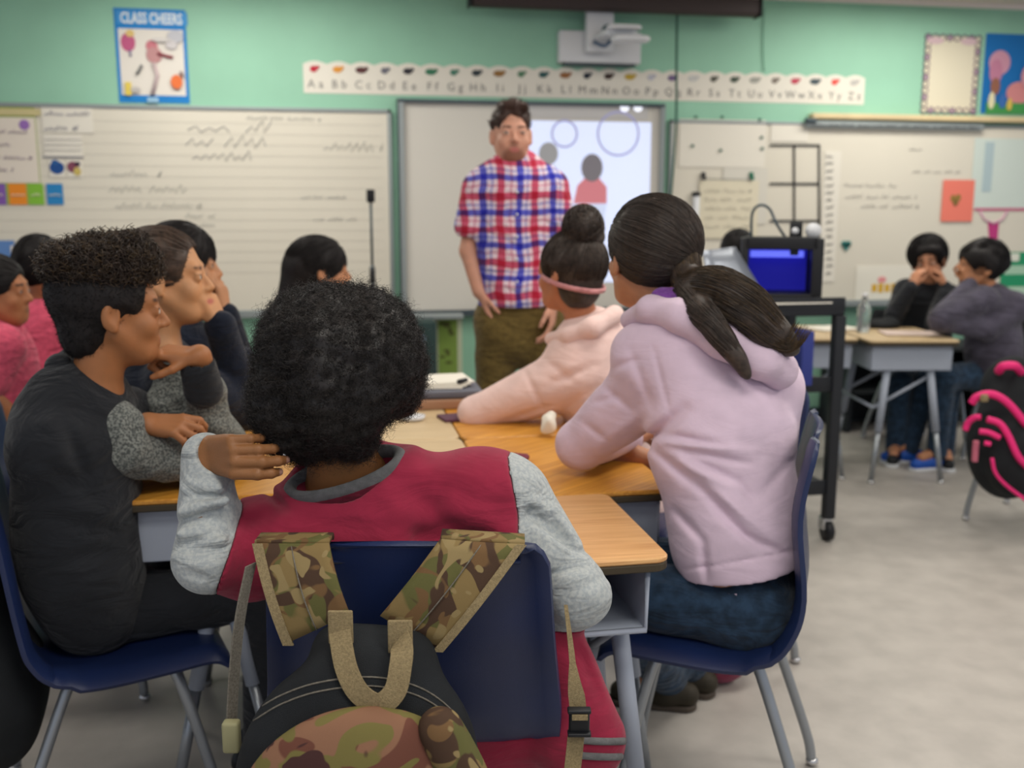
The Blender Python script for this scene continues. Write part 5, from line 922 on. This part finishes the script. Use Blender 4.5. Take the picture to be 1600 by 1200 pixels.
def teacher():
    D = 4.06; H = (P(799, 210, D), frame(172, 0, 0), .99); neck = P(802, 262, D+.02); fwd = frame(178)[:, 1]
    root = person('person standing in a red, white and blue plaid shirt and khaki trousers', P(810, 500, D)*A(1, 1, 0))
    st = [(P(806, 300, D), .145, .09), (P(806, 370, D), .142, .105), (P(808, 430, D), .138, .108), (P(808, 475, D), .138, .108), (P(808, 500, D), .135, .10)]
    shR, elR, wrR = P(747, 292, D), P(733, 392, D), P(750, 455, D-.05); shL, elL, wrL = P(864, 290, D), P(874, 390, D), P(866, 470, D-.1)
    hp = P(812, 510, D); lg = []
    for sg in (-1, 1): h = hp+V3(sg, 0, 0)*.09; k = h+A(0, 0, -.44)+V3(sg, -.3, 0)*.03; lg.append((h, k, np.array([k[0], k[1]+.02, .09])))
    arms = [dict(j=(shR, elR, wrR), hand=(V3(.3, -1, 0), V3(.35, -.1, -1), V3(-1, -.2, -.3)), kw=dict(curl=(18, 25, 20))), dict(j=(shL, elL, wrL), hand=(V3(-.3, -1, 0), V3(-.1, -.1, -1), V3(1, -.2, 0)), kw=dict(curl=(18, 25, 20)))]
    body_mesh(root, 't', H, neck, st, fwd, arms, lg, (224, 172, 148), (190, 110, 104), (90, 60, 46), .0065, hs=1.03, armr=1.08, beard=(150, 104, 84), fat=1.1, neckr=.060)
    f = Field(); torso_ops(f, [(P(806, 285, D), .125, .08)]+[(p, a+.012, b+.015) for p, a, b in st], fwd, .05); f.add(seg(P(752, 290, D), P(860, 288, D), .062, .062), .04); f.add(seg(neck-UP*.01, P(760, 280, D), .05, .05), .03).add(seg(neck-UP*.01, P(850, 278, D), .05, .05), .03)
    f.add(seg(P(747, 297, D), P(736, 352, D), .066, .070), .03).add(seg(P(864, 295, D), P(873, 352, D), .066, .070), .03); f.sub(seg(neck+UP*.03, neck, .06, .05), .01); f.sub(seg(P(731, 392, D), P(735, 360, D), .05, .055), .005); f.sub(seg(P(876, 392, D), P(874, 360, D), .05, .055), .005)
    f.disp(folds(20, .007, V3(.4, 0, 1), 3)); zc = P(800, 477, D)[2]; f.cut(lambda p: zc-p[..., 2]); sh = solid('plaid_shirt', f, .006, plaid(), root)
    for sg in (-1, 1): MB().ribbon([neck+V3(sg*.6, .6, .5)*.055, neck+V3(sg, -.2, .3)*.07, neck+V3(sg*.35, -1, -.7)*.10], [V3(sg*.5, 0, -.6)*.03, V3(sg*.3, -.3, -1)*.04, V3(sg*.9, -.2, -.1)*.035], .006).go('collar', bpy.data.materials['plaid_shirt'], sh)
    m_ = MB(); [m_.ball(P(808, v, D-.135), .0055, 8) for v in (300, 335, 370, 405, 440)]; m_.go('buttons', M['white'], sh)
    f = Field()
    for (h, k, a) in lg: f.add(seg(h, k, .088, .072), .03).add(seg(k, a, .072, .064), .03)
    f.add(seg(lg[0][0]+UP*.03, lg[1][0]+UP*.03, .105, .105), .04).add(seg(P(808, 480, D), P(810, 520, D), .145, .145, flat=fwd, f=.8), .03).disp(folds(22, .007, V3(.2, .1, 1), 5)); solid('khaki_trousers', f, .008, M['khaki'], root)
    for (h, k, a) in lg: f = Field(); q = a*A(1, 1, 0)+A(0, 0, .045); f.add(seg(q, q-camF*.16, .042, .036), .02).add(seg(q, q+UP*.05, .04, .045), .02).cut(lambda p: .002-p[..., 2]); solid('shoe', f, .007, M['black'], root)
    c, R, s = H; T = lambda p: xf(p, R, c, s); f = Field(); f.add(T(ell((0, -.020, .040), (.080, .100, .082))), .01).add(T(ell((0, .035, .108), (.055, .045, .024))), .03); f.sub(T(ell((0, .115, -.005), (.088, .072, .092))), .01); f.cut(lambda p: (-.045-((p-c)@R[:, 2])/s)*s)
    for sg in (-1, 1): f.sub(T(ell((sg*.09, .01, -.03), (.02, .03, .045))), .01)
    f.disp(lumps(90, .004, 3)); V, F_ = f.build(.0055); V = relax(V, F_); o = link('hair', mesh_np(V, F_), mat('short_brown_hair', (62, 42, 34), rough=.5), root); Nn = normals(V, F_); Nn *= np.sign(((V-V.mean(0))*Nn).sum(1).mean())
    strands('hair_tufts', curls(V, Nn, 900, .014, .002, .4, 3, mask=((V-c)@R[:, 2]) > .03, M=6, jitter=.35), .0014, o.data.materials[0], o)
# ---------------------------------------------------------------- smaller figures in the room
def sitter(label, H, neck, st, az, arms, skin, hair, top, res=.008, legs=None, sleeve=None, sr=(.055, .045, .036), hairkw=None, brow=(30, 24, 22), hs=.88, hood=False, hr=True, grow=.018, lipc=None, hairx=None, thigh=.4, trm='denim', shoe='black', neckr=.046):
    fwd = frame(az)[:, 1]; root = person(label, st[-1][0]*A(1, 1, 0)); hp = st[-1][0]
    rt = frame(az)[:, 0]
    if legs is None:
        legs = []
        for sg in (-1, 1): h = hp+rt*sg*.075; k = h+fwd*thigh+rt*sg*.05; legs.append((h, k, np.array([k[0], k[1], .09])))
    body_mesh(root, 's', H, neck, st, fwd, arms, legs, skin, lipc or tuple(x*.8 for x in skin), brow, res, hs=hs, neckr=neckr)
    f = Field(); torso_ops(f, [(p, a+grow, b+grow) for p, a, b in st], fwd, .05)
    for a in arms: f.add(seg(lerp(neck, a['j'][0], .4)-UP*.03, a['j'][0], .06, .062), .04)
    def sl(f2):
        for a in arms: s_, e_, w_ = a['j']; n_ = a.get('short', 1.0); f2.add(seg(s_, e_, sr[0]+.012, sr[1]), .03); (f2.add(seg(e_, lerp(e_, w_, .97), sr[1], sr[2]), .02) if n_ >= 1 else None)
    if sleeve is None: sl(f)
    if hood: f.add(seg(neck+rt*.07-fwd*.03-UP*.01, neck-fwd*.09-UP*.02, .035, .042), .02).add(seg(neck-rt*.07-fwd*.03-UP*.01, neck-fwd*.09-UP*.02, .035, .042), .02)
    f.disp(folds(22, .006, unit(A(.3, .2, 1)), int(abs(H[0][0])*100) % 50)); solid('top', f, res*1.05, top, root)
    if sleeve is not None: f = Field(); sl(f); f.disp(folds(26, .006, unit(A(.6, .2, 1)), 7)); solid('sleeves', f, res, sleeve, root)
    trousers(root, legs, M[trm], .012); shoes(root, legs, M[shoe])
    o = hair_cap(root, H, hair, max(res*.8, .0045), **{**dict(n=500, strand=.0013), **(hairkw or {})}) if hr else None
    return root, o
def others():
    # profile girl behind the hooded boy
    D = 2.62; wr = P(336, 498, D); arms = [dict(j=(P(275, 590, D-.08), P(385, 640, D+.12), P(345, 508, D+.02)), hand=(V3(-.3, -.9, .3), V3(-.35, -.1, .9), V3(.9, -.4, .2)), kw=dict(curls=[(50, 70, 40), (60, 75, 45), (66, 78, 45), (70, 80, 45)], spread=3, thumb=(15, 30))), dict(j=(P(240, 590, D+.25), P(350, 690, D+.3), P(380, 560, D+.3)))]
    sitter('person in dark navy sweater seen in profile, hand at mouth, second along the left side', (P(262, 434, D), frame(84, 2, 0), 1.04), P(248, 545, D), [(P(250, 610, D+.05), .14, .1), (P(248, 720, D+.03), .15, .12), (P(245, 810, D+.0), .15, .12)], 78, arms, (222, 170, 124), M['haire'], M['navy'], .0048, sr=(.062, .056, .044), hairkw=dict(n=2600, tie=(0, -.9, .1), rad=(.083, .108, .094), face=((0, .100, -.022), (.085, .068, .108)), seed=31, low=-.06, strand=.0009), brow=(90, 62, 46), lipc=(196, 110, 96))
    D = 3.08; arms = [dict(j=(P(290, 560, D), P(385, 600, D+.1), P(352, 490, D)), hand=(V3(-.3, -.9, 0), V3(-.1, 0, 1), V3(.9, -.2, 0)), kw=dict(curls=[(30, 60, 40)]*4))]
    c = P(290, 415, D); sitter('person with straight dark hair behind the profile girl, hands near chin', (c, frame(82, 0, 0), .98), P(280, 500, D), [(P(280, 560, D), .13, .1), (P(280, 650, D), .14, .11), (P(280, 730, D), .14, .11)], 80, arms, (212, 160, 120), M['hairk'], M['navy'], .0075, sr=(.058, .052, .042), hairkw=dict(n=1600, tie=(0, -.6, -.75), seed=33, low=-.12, rad=(.092, .115, .104), face=((0, .118, -.04), (.08, .066, .11))))
    D = 3.75; arms = [dict(j=(P(475, 500, D), P(440, 560, D), P(520, 570, D+.1)))]
    c = P(503, 424, D); sitter('person with long black hair in grey top, beyond the round haired boy', (c, frame(72, 0, 0), 1.0), P(488, 480, D), [(P(480, 520, D), .15, .1), (P(480, 580, D), .15, .11), (P(480, 660, D), .14, .11)], 70, arms, (206, 150, 110), M['hairk'], M['greycloth'], .008, hairkw=dict(n=1500, tie=(0, -.8, -.6), seed=35, low=-.115, rad=(.088, .115, .1), extra=lambda f, T: f.add(T(seg(A(0, -.08, .0), A(0, -.13, -.15), .07, .05)), .03)))
    D = 3.25; arms = [dict(j=(P(5, 540, D-.1), P(-25, 610, D-.15), P(34, 665, D-.1)), hand=(V3(0, -1, .2), V3(.5, 0, -.8), V3(.8, 0, .5)), short=.5)]
    sitter('person in rose pink shirt at the left edge, arm on the chair back', (P(-2, 455, D), frame(86, 0, 0), .96), P(-12, 530, D), [(P(-5, 560, D), .13, .1), (P(0, 640, D), .14, .11), (P(0, 720, D), .14, .11)], 80, arms, (196, 134, 92), M['hairk'], M['pinkshirt'], .0075, sr=(.05, .05, .03), hairkw=dict(n=600, seed=36))
    D = 3.75; arms = [dict(j=(P(35, 500, D), P(10, 560, D), P(40, 590, D-.1)), short=.5), dict(j=(P(95, 500, D), P(100, 560, D), P(80, 600, D)), short=.5)]
    sitter('person in rose pink top with dark hair, facing away at far left', (P(68, 422, D), frame(15, 0, 0), 1.0), P(68, 480, D), [(P(68, 520, D), .135, .1), (P(65, 580, D), .13, .11), (P(62, 650, D), .13, .11)], 10, arms, (180, 120, 84), M['hairk'], M['pinkshirt'], .008, hairkw=dict(n=600, seed=37, low=-.11, rad=(.08, .105, .1)))
    D = 4.95; arms = [dict(j=(P(1120, 470, D), P(1110, 520, D), P(1140, 530, D+.1)))]
    sitter('person with short black hair behind the tilted laptop lid', (P(1154, 398, D), frame(20, 0, 0), 1.0), P(1154, 445, D), [(P(1154, 470, D), .14, .1), (P(1154, 520, D), .14, .1), (P(1154, 570, D), .14, .1)], 10, arms, (150, 104, 76), M['hairk'], M['blackcloth'], .009, hairkw=dict(n=500, seed=38, low=-.1))
    # the two boys at the right desk
    D = 5.72; kw = dict(curls=[(40, 60, 40)]*4, thumb=(20, 30))
    arms = [dict(j=(P(1415, 455, D), P(1397, 492, D-.12), P(1424, 448, D-.16)), hand=(V3(.3, -.3, .2), V3(.25, .1, .6), V3(-.8, -.5, 0)), kw=kw), dict(j=(P(1480, 462, D), P(1462, 506, D-.22), P(1478, 448, D-.12)), hand=(V3(-.3, -.3, .2), V3(-.25, .1, .6), V3(.8, -.5, 0)), kw=kw)]
    sitter('person in black jacket with grey sleeves, face resting on both hands', (P(1450, 408, D), frame(206, -8, 8), 1.08), P(1452, 452, D+.03), [(P(1440, 475, D), .13, .1), (P(1440, 530, D+.02), .14, .11), (P(1440, 585, D+.03), .14, .11)], 200, arms, (214, 158, 124), M['hairk'], M['blackcloth'], .0075, sr=(.056, .05, .04), hairkw=dict(n=900, tie=(0, .3, .95), seed=41, rad=(.100, .116, .104), low=-.06, lift=.05, disp=lumps(60, .006, 4), face=((0, .112, -.035), (.085, .07, .09))))
    D = 5.30; arms = [dict(j=(P(1535, 470, D-.12), P(1470, 500, D-.2), P(1515, 445, D-.05)), hand=(V3(-.3, -.3, .2), V3(-.3, .1, 1), V3(.3, -.8, 0)), kw=kw), dict(j=(P(1585, 480, D-.1), P(1540, 515, D-.15), P(1480, 505, D-.2)))]
    lg = [(P(1555, 585, D), P(1475, 590, D-.1), P(1462, 735, D-.05)*A(1, 1, 0)+A(0, 0, .1)), (P(1560, 585, D+.15), P(1450, 590, D+.1), P(1420, 715, D+.1)*A(1, 1, 0)+A(0, 0, .1))]
    sitter('person in faded grey purple hoodie with dark hair, facing left at right desk', (P(1530, 418, D), frame(-84, -4, 0), 1.1), P(1545, 470, D), [(P(1548, 490, D), .15, .11), (P(1552, 540, D), .15, .12), (P(1557, 590, D), .15, .12)], -80, arms, (190, 136, 98), M['hairk'], M['slate'], .0075, shoe='blueshoe', legs=lg, sr=(.07, .062, .045), hood=True, hairkw=dict(n=900, seed=42, low=-.085, rad=(.094, .116, .104), disp=lumps(60, .006, 5)))
import time
for fn in (boy_front, boy_left, girl_lavender, girl_pink, teacher, others):
    t0_ = time.time(); fn(); print('PERSON', fn.__name__, round(time.time()-t0_, 1))
# ================================================================ bags and small things
def patch(q, n=8, bulge=(0, 0, 0), t=.006, mb=None):      # a cloth strip between four corners (top left, top right, bottom right, bottom left)
    q = [np.array(x, float) for x in q]; nn = unit(np.cross(q[1]-q[0], q[3]-q[0])); mb = mb or MB(); vs = []; bu = np.array(bulge, float)
    for s_ in (-1, 1):
        for i in range(n+1):
            for j in range(n+1): a, b = i/n, j/n; p = (q[0]*(1-b)+q[1]*b)*(1-a)+(q[3]*(1-b)+q[2]*b)*a; vs.append(p+bu*math.sin(a*PI)+nn*s_*t/2+bu*.25*math.sin(b*PI))
    m_ = (n+1)**2; idx = lambda i, j, s_: s_*m_+i*(n+1)+j; fs = []
    for i in range(n):
        for j in range(n): fs += [(idx(i, j, 0), idx(i, j+1, 0), idx(i+1, j+1, 0), idx(i+1, j, 0)), (idx(i, j, 1), idx(i+1, j, 1), idx(i+1, j+1, 1), idx(i, j+1, 1))]
    for i in range(n): fs += [(idx(i, 0, 0), idx(i+1, 0, 0), idx(i+1, 0, 1), idx(i, 0, 1)), (idx(i, n, 0), idx(i, n, 1), idx(i+1, n, 1), idx(i+1, n, 0)), (idx(0, i, 0), idx(0, i, 1), idx(0, i+1, 1), idx(0, i+1, 0)), (idx(n, i, 0), idx(n, i+1, 0), idx(n, i+1, 1), idx(n, i, 1))]
    return mb.add(vs, fs, True)
bp = empty('backpack', tuple(P(565, 1230, 1.40)*A(1, 1, 0)+A(0, 0, .32)), label='camouflage and black backpack hanging from the front blue chair', cat='backpack')
f = Field(); c = P(562, 1238, 1.375); f.add(ell(c, (.185, .088, .232)), .02).add(ell(c-UP*.10, (.185, .088, .18)), .05).add(seg(P(520, 1010, 1.42), P(640, 1020, 1.42), .03, .03), .05); f.disp(folds(26, .005, V3(.6, 0, 1), 4)); bb = solid('bag_body', f, .0055, M['nylon'], bp)
c2 = P(560, 1268, 1.295); f = Field(); f.add(ell(c2, (.172, .060, .158)), .02).add(ell(c2-UP*.10, (.168, .06, .13)), .04); f.disp(folds(20, .005, V3(1, 0, .5), 7)); fp = solid('front_pocket', f, .005, M['camo2'], bp)
f = Field(); f.add(seg(P(690, 1140, 1.30), P(748, 1290, 1.31), .030, .045), .02).disp(folds(30, .004, UP, 3)); solid('side_panel', f, .005, M['camo'], bp)
def on_ell(cc, r, ang, el, g=1.02): return cc+camR*(r[0]*math.sin(ang)*math.cos(el)*g)-camF*(r[1]*math.cos(ang)*math.cos(el)*g)+UP*(r[2]*math.sin(el)*g)
cs = caster(bb)
for dv in (0, 14):
    pts = [q for q in (cs(p_[0], p_[1]+dv, .0008) for p_ in spline([(396, 1112, 0), (440, 1086, 0), (500, 1066, 0), (580, 1058, 0), (650, 1072, 0), (700, 1104, 0), (735, 1150, 0)], 6)) if q is not None]
    MB().tube(pts, .0014, 6).go('stitched_seam', M['greyweb'], bb)
for side, (a_, b_, c_, d_) in enumerate((((398, 848), (514, 848), (546, 958), (446, 1006)), ((688, 842), (820, 850), (690, 1016), (594, 962)))):
    D0, D1 = 1.468, 1.425; q = [P(*a_, D0), P(*b_, D0), P(*c_, D1), P(*d_, D1)]
    sp = patch(q, 8, -camF*.012, .008).go('shoulder_strap', M['camo'], bp)
    over = patch([q[0]+camF*.044-UP*.008, q[1]+camF*.044-UP*.008, q[1]+camF*.04, q[0]+camF*.04], 4, (0, 0, 0), .007); patch([q[0]+camF*.04, q[1]+camF*.04, q[1], q[0]], 4, UP*.0, .007, over); over.go('strap_fold', M['camo'], sp)
    e0, e1 = (q[0], q[3]) if side == 0 else (q[1], q[2]); in0, in1 = (q[1], q[2]) if side == 0 else (q[0], q[3]); w0 = unit(in0-e0)*.014
    pts = [e0*(1-t)+e1*t-camF*(.012*math.sin(t*PI)+.005) for t in np.linspace(0, 1, 12)]; MB().ribbon([p+w0*.4 for p in pts], w0*1.15, .005).go('edge_binding', M['webbing'], sp)
    mid0, mid1 = (q[0]+q[1])/2, (q[2]+q[3])/2; MB().tube([mid0*(1-t)+mid1*t-camF*(.0165*math.sin(t*PI)+.0062) for t in np.linspace(0, 1, 12)], .0011, 5).go('stitch_line', M['greyweb'], sp)
pth = spline([P(529, 966, 1.375), P(534, 1010, 1.345), P(543, 1050, 1.325), P(562, 1084, 1.315), P(592, 1100, 1.31), P(617, 1080, 1.315), P(626, 1040, 1.325), P(628, 1010, 1.345), P(622, 984, 1.38)], 6); wv = []
for i in range(len(pth)):
    t_ = unit(pth[min(i+1, len(pth)-1)]-pth[max(i-1, 0)]); wv.append(unit(np.cross(-camF, t_))*.032)
MB().ribbon(pth, np.array(wv), .0035).go('carry_handle', M['webbing'], bp)
for (u, v) in ((530, 985), (624, 1000)): k = P(u, v, 1.35); MB().box(k+camF*.012, (.036, .006, .05), rz=-YAW, b=.002).go('handle_patch', M['webbing'], bp)
MB().ribbon(spline([P(392, 882, 1.452), P(376, 960, 1.43), P(366, 1050, 1.42), P(361, 1150, 1.41)]), camR*.010+camF*.02, .003).go('side_strap', M['greyweb'], bp)
MB().box(P(362, 1150, 1.395), (.026, .02, .05), rz=-YAW, b=.005).go('strap_buckle', colm((150, 146, 110)), bp)
rs = MB().ribbon(spline([P(884, 945, 1.50), P(892, 1010, 1.47), P(897, 1060, 1.45), P(903, 1110, 1.44), P(899, 1160, 1.43), P(893, 1215, 1.42)]), np.array([camR*w_ for w_ in np.interp(np.linspace(0, 1, 41), [0, .3, .5, 1], [.006, .010, .026, .026])]), .0035).go('side_strap', M['webbing'], bp)
MB().box(P(905, 1128, 1.425), (.032, .014, .034), rz=-YAW, b=.004).box(P(905, 1110, 1.42), (.036, .016, .006), rz=-YAW, b=.002).box(P(905, 1146, 1.42), (.036, .016, .006), rz=-YAW, b=.002).go('strap_buckle', M['black'], rs)
MB().box(P(906, 1120, 1.413), (.024, .008, .008), rz=-YAW).go('strap_slot', M['webbing'], rs)
# dark bag on the left boy's chair
f = Field(); k = P(-62, 950, 2.04); f.add(ell(k, (.10, .16, .27)), .03).add(ell(k-UP*.20+camR*.05, (.12, .16, .16)), .06).add(ell(k+UP*.12-camR*.02, (.07, .12, .2)), .05).disp(folds(18, .01, V3(.4, 0, 1), 3)).cut(lambda p: .02-p[..., 2]); b2 = empty('black_bag', tuple(k*A(1, 1, 0)), label="black bag hung behind the hooded boy's chair at the left edge", cat='bag'); solid('bag_body', f, .008, M['nylon'], b2)
MB().ribbon(spline([k+UP*.2-camF*.12, k+UP*.34+camF*.02, k+UP*.2+camF*.12]), camR*.03, .005).go('strap', M['nylon'], b2)
# pink and black backpack on a chair at the right
kc = P(1612, 700, 4.33); chair('school_chair', kc[0], kc[1], .5, 'dark chair at the right edge carrying the pink and black backpack', .86, .44, group='dark chairs at the right', shell='nylon')
k = P(1582, 690, 4.12); b3 = empty('backpack', tuple(k*A(1, 1, 0)+A(0, 0, .2)), label='black backpack with hot pink trim on a chair at the right edge', cat='backpack'); f = Field(); f.add(ell(k, (.20, .12, .25)), .02).add(ell(k-camF*.09-UP*.04, (.16, .08, .18)), .03).add(ell(k+UP*.22+camF*.05, (.13, .09, .14)), .06).disp(folds(20, .006, UP, 4)); solid('bag_body', f, .009, M['nylon'], b3)
HP = colm((232, 44, 120), .5)
for pts, r_ in (([(1518, 630), (1527, 620), (1550, 616), (1575, 630), (1604, 664)], .016), ([(1508, 672), (1513, 660), (1524, 652), (1532, 652)], .013), ([(1543, 655), (1562, 662), (1576, 682), (1590, 712), (1606, 730)], .014), ([(1530, 674), (1545, 676), (1562, 684)], .012), ([(1550, 716), (1555, 738), (1572, 758), (1606, 784)], .008), ([(1538, 692), (1548, 694)], .010)):
    MB().tube(spline([P(u, v, 3.93+.10*(max(0, abs(u-1570)-20)/50)**2+.06*max(0, (700-v)/80)) for u, v in pts], 5), r_, 8).go('pink_trim', HP, b3)
MB().tube(spline([P(1560, 580, 4.08), P(1568, 572, 4.04), P(1586, 572, 4.04), P(1596, 582, 4.08)], 5), .018, 8).go('carry_handle', HP, b3); MB().box(P(1538, 622, 3.98), (.03, .02, .03), b=.006).go('zip_pull', M['webbing'], b3); MB().box(P(1524, 705, 4.02), (.02, .02, .09), b=.004).go('pink_tag', colm((200, 110, 130)), b3)
kc = P(1600, 560, 5.35); chair('school_chair', kc[0], kc[1], PI/2+.3, 'dark chair under the person in the faded purple grey hoodie', .84, .44, group='dark chairs at the right', shell='nylon')
kc = P(1440, 600, 5.78); chair('school_chair', kc[0], kc[1], PI, 'dark chair under the person in the black jacket', .80, .44, group='dark chairs at the right', shell='nylon')
# ---------------------------------------------------------------- cart with the blue lit printer
cx0, cy0 = 1.50, 3.735; ct = empty('media_cart', (1.79, 3.96, 0), label='black wheeled cart behind the lavender girl, carrying the blue lit printer', cat='cart'); W_, Dp = .58, .46
for (x, y) in ((-.27, -.22), (.27, -.22), (-.27, .22), (.27, .22)):
    l = MB().box((x, y, .53), (.045, .045, .86), b=.004).lo('post', M['matteblack'], ct); q = MB().tube([(x-.014, y, .045), (x+.014, y, .045)], .044, 16); q.lo('wheel', M['black'], l); MB().box((x, y+.018, .075), (.044, .05, .055), b=.006).lo('wheel_fork', M['chrome'], l)
for z, nm in ((.985, 'top_shelf'), (.66, 'middle_shelf'), (.22, 'lower_shelf')): MB().box((0, 0, z), (W_, .46, .03 if z < .9 else .05), b=.004).box((0, -.225, z+.025), (W_, .012, .05), b=.002).lo(nm, M['matteblack'], ct)
k = A(1.885, 3.94, 1.02); pr = empty('desktop_printer', tuple(k), -.40, label='black desktop machine with a blue glowing chamber on the cart', cat='3d printer')
m_ = MB(); w_, d_, h_ = .29, .22, .25
m_.box((0, d_/2, h_/2), (w_, .012, h_)).box((-w_/2, 0, h_/2), (.03, d_, h_), b=.003).box((w_/2, 0, h_/2), (.045, d_, h_), b=.003).box((0, 0, .012), (w_, d_, .024), b=.003).box((0, -.02, h_-.02), (w_, d_-.04, .05), b=.003); m_.lo('printer_body', M['black'], pr)
MB().box((-.01, .09, .115), (.25, .004, .18)).lo('glowing_panel', mat('blue_glow', (26, 26, 150), emit=.55), pr); MB().tube([(-.12, .07, .18), (.10, .07, .18)], .014, 8).lo('light_bar', mat('violet_light', (100, 110, 240), emit=1.2), pr); MB().box((.06, .06, .19), (.035, .04, .03), b=.004).lo('print_head', M['darkalu'], pr)
MB().tube(spline([(-.12, .05, h_), (-.12, .05, h_+.10), (-.09, .05, h_+.135), (-.05, .05, h_+.12), (-.02, .03, h_+.06), (.02, .02, h_)], 6), .006, 8).lo('feed_tube', M['darkalu'], pr)
m_ = MB().box((.06, 0, h_+.03), (.05, .05, .07), b=.004); m_.lo('filament_feeder', M['black'], pr); MB().tube([(.13, -.01, h_+.03), (.13, .03, h_+.03)], .032, 16).lo('filament_spool', M['white'], pr); MB().tube([(.055, -.03, h_+.03), (.055, -.026, h_+.03)], .014, 12).lo('knob', M['white'], pr)
MB().box((1.84, 3.80, 1.014), (.36, .16, .006), rz=.05).go('paper_sheet', M['paper'], label='white sheet under the front of the blue lit machine', cat='paper')
lp = empty('laptop', (1.60, 3.85, 1.02), label='open grey laptop with a tilted lid at the left of the cart top', cat='laptop'); q = [P(1098, 392, 3.98), P(1148, 386, 4.12), P(1202, 474, 4.02), P(1112, 474, 3.90)]; patch(q, 4, (0, 0, 0), .008).go('lid', mat('grey_laptop_lid', (138, 144, 154), rough=.3, metal=.3), lp); MB().box((1.62, 3.86, 1.016), (.30, .2, .012), rz=-.2, b=.003).go('laptop_base', M['alu'], lp)
MB().box(P(1253, 558, 4.0)+A(0, .05, .0), (.05, .2, .22), b=.003).go('binder', colm((50, 60, 130)), label='blue binder standing on the middle cart shelf', cat='binder')
m_ = MB().tube(spline([P(1205, 588, 4.0), P(1222, 575, 4.0), P(1240, 592, 4.0), P(1262, 590, 4.0), P(1268, 570, 4.05)], 6), .009, 8); m_.go('cable_coil', colm((120, 150, 146)), label='pale coiled cable on the middle cart shelf', cat='cable')
# ---------------------------------------------------------------- things on desks
def on_desk(u, v, z=.74): return PZ(u, v, z)
k = on_desk(675, 642); MB().box(k+A(0, .14, .016), (.34, .26, .03), rz=.03, b=.003).go('brown_book', colm((168, 128, 100)), label='brown book at the bottom of the pile beside the round haired boy', cat='book')
MB().box(k+A(.01, .15, .045), (.33, .24, .022), rz=-.02, b=.004).go('grey_binder', colm((104, 106, 116)), label='dark grey binder in the middle of the pile on the far desk', cat='binder')
m_ = MB(); [m_.box(k+A(.0+.01*i, .17+.008*i, .060+.004*i), (.24, .19, .003), rz=.06*i-.1) for i in range(4)]; m_.go('loose_papers', M['paper'], label='loose white papers on top of the pile of books', cat='papers'); MB().tube([k+A(.10, .09, .078), k+A(.13, .12, .078)], .008, 8).go('marker_cap', M['black'], label='short black marker lying on the loose white papers', cat='marker')
k = on_desk(645, 655, .742); MB().tube([k, k+A(0, 0, .012)], [.036, .04], 20).go('small_dish', M['white'], label='small round white dish on the pale middle desk', cat='dish')
k = on_desk(712, 655, .745); MB().box(k+A(.02, .03, 0), (.13, .09, .010), rz=.2, b=.002).go('purple_notebook', colm((92, 56, 74)), label='thin dark purple notebook under the pink hooded girl\'s elbow', cat='notebook')
k = on_desk(788, 722, .748); MB().slab(k+A(-.03, .02, 0), (.17, .15, .014), r=.015, rz=-.45).go('maroon_notebook', colm((112, 40, 62)), label='maroon notebook behind the right shoulder of the boy in maroon', cat='notebook')
f = Field(); k = on_desk(858, 672, .76); f.add(ell(k+UP*.02, (.02, .03, .026)), .01).add(ell(k+A(.012, .02, .03), (.012, .018, .02)), .01).disp(lumps(110, .006, 2)); tag(solid('paper_tissue', f, .005, M['paper'], None), 'crumpled white tissue beside the lavender girl\'s elbow', 'tissue')
k = on_desk(1348, 519); m_ = MB(); m_.tube([k, k+A(0, 0, .01), k+A(0, 0, .13), k+A(0, 0, .16), k+A(0, 0, .19)], [.030, .034, .034, .018, .013], 16); wb = m_.go('water_bottle', mat('clear_plastic', (220, 230, 235), rough=.08, trans=.85), label='clear plastic water bottle on the right pair of desks', cat='bottle'); MB().tube([k+A(0, 0, .19), k+A(0, 0, .21)], .015, 12).go('bottle_cap', M['white'], wb)
k = on_desk(1300, 514); MB().box(k+A(0, 0, .006), (.26, .2, .004), rz=.2).go('worksheet', M['paper'], label='white worksheet left of the water bottle', cat='paper'); k = on_desk(1420, 522); MB().box(k+A(0, 0, .006), (.28, .2, .004), rz=-.3).go('worksheet', colm((206, 186, 176)), label='pale pink worksheet before the person in the black jacket', cat='paper')
f = Field(); k = on_desk(1382, 507, .76); f.add(ell(k, (.10, .06, .03)), .01).add(ell(k+A(.04, 0, .015), (.05, .04, .03)), .02).disp(lumps(40, .006, 2)); tag(solid('black_pouch', f, .007, M['nylon'], None), 'soft black pouch left of the person in the black jacket', 'pouch')
f = Field(); k = P(1122, 1030, 2.78); k[2] = .13; f.add(ell(k, (.11, .09, .13)), .02).add(ell(k+A(.03, .02, .05), (.07, .07, .08)), .02).disp(folds(26, .008, UP, 3)).cut(lambda p: .004-p[..., 2]); tag(solid('pink_bag', f, .008, cloth('dusty_pink_cloth', (150, 62, 88)), None), 'dusty pink cloth bag on the floor under the lavender girl\'s chair', 'bag')
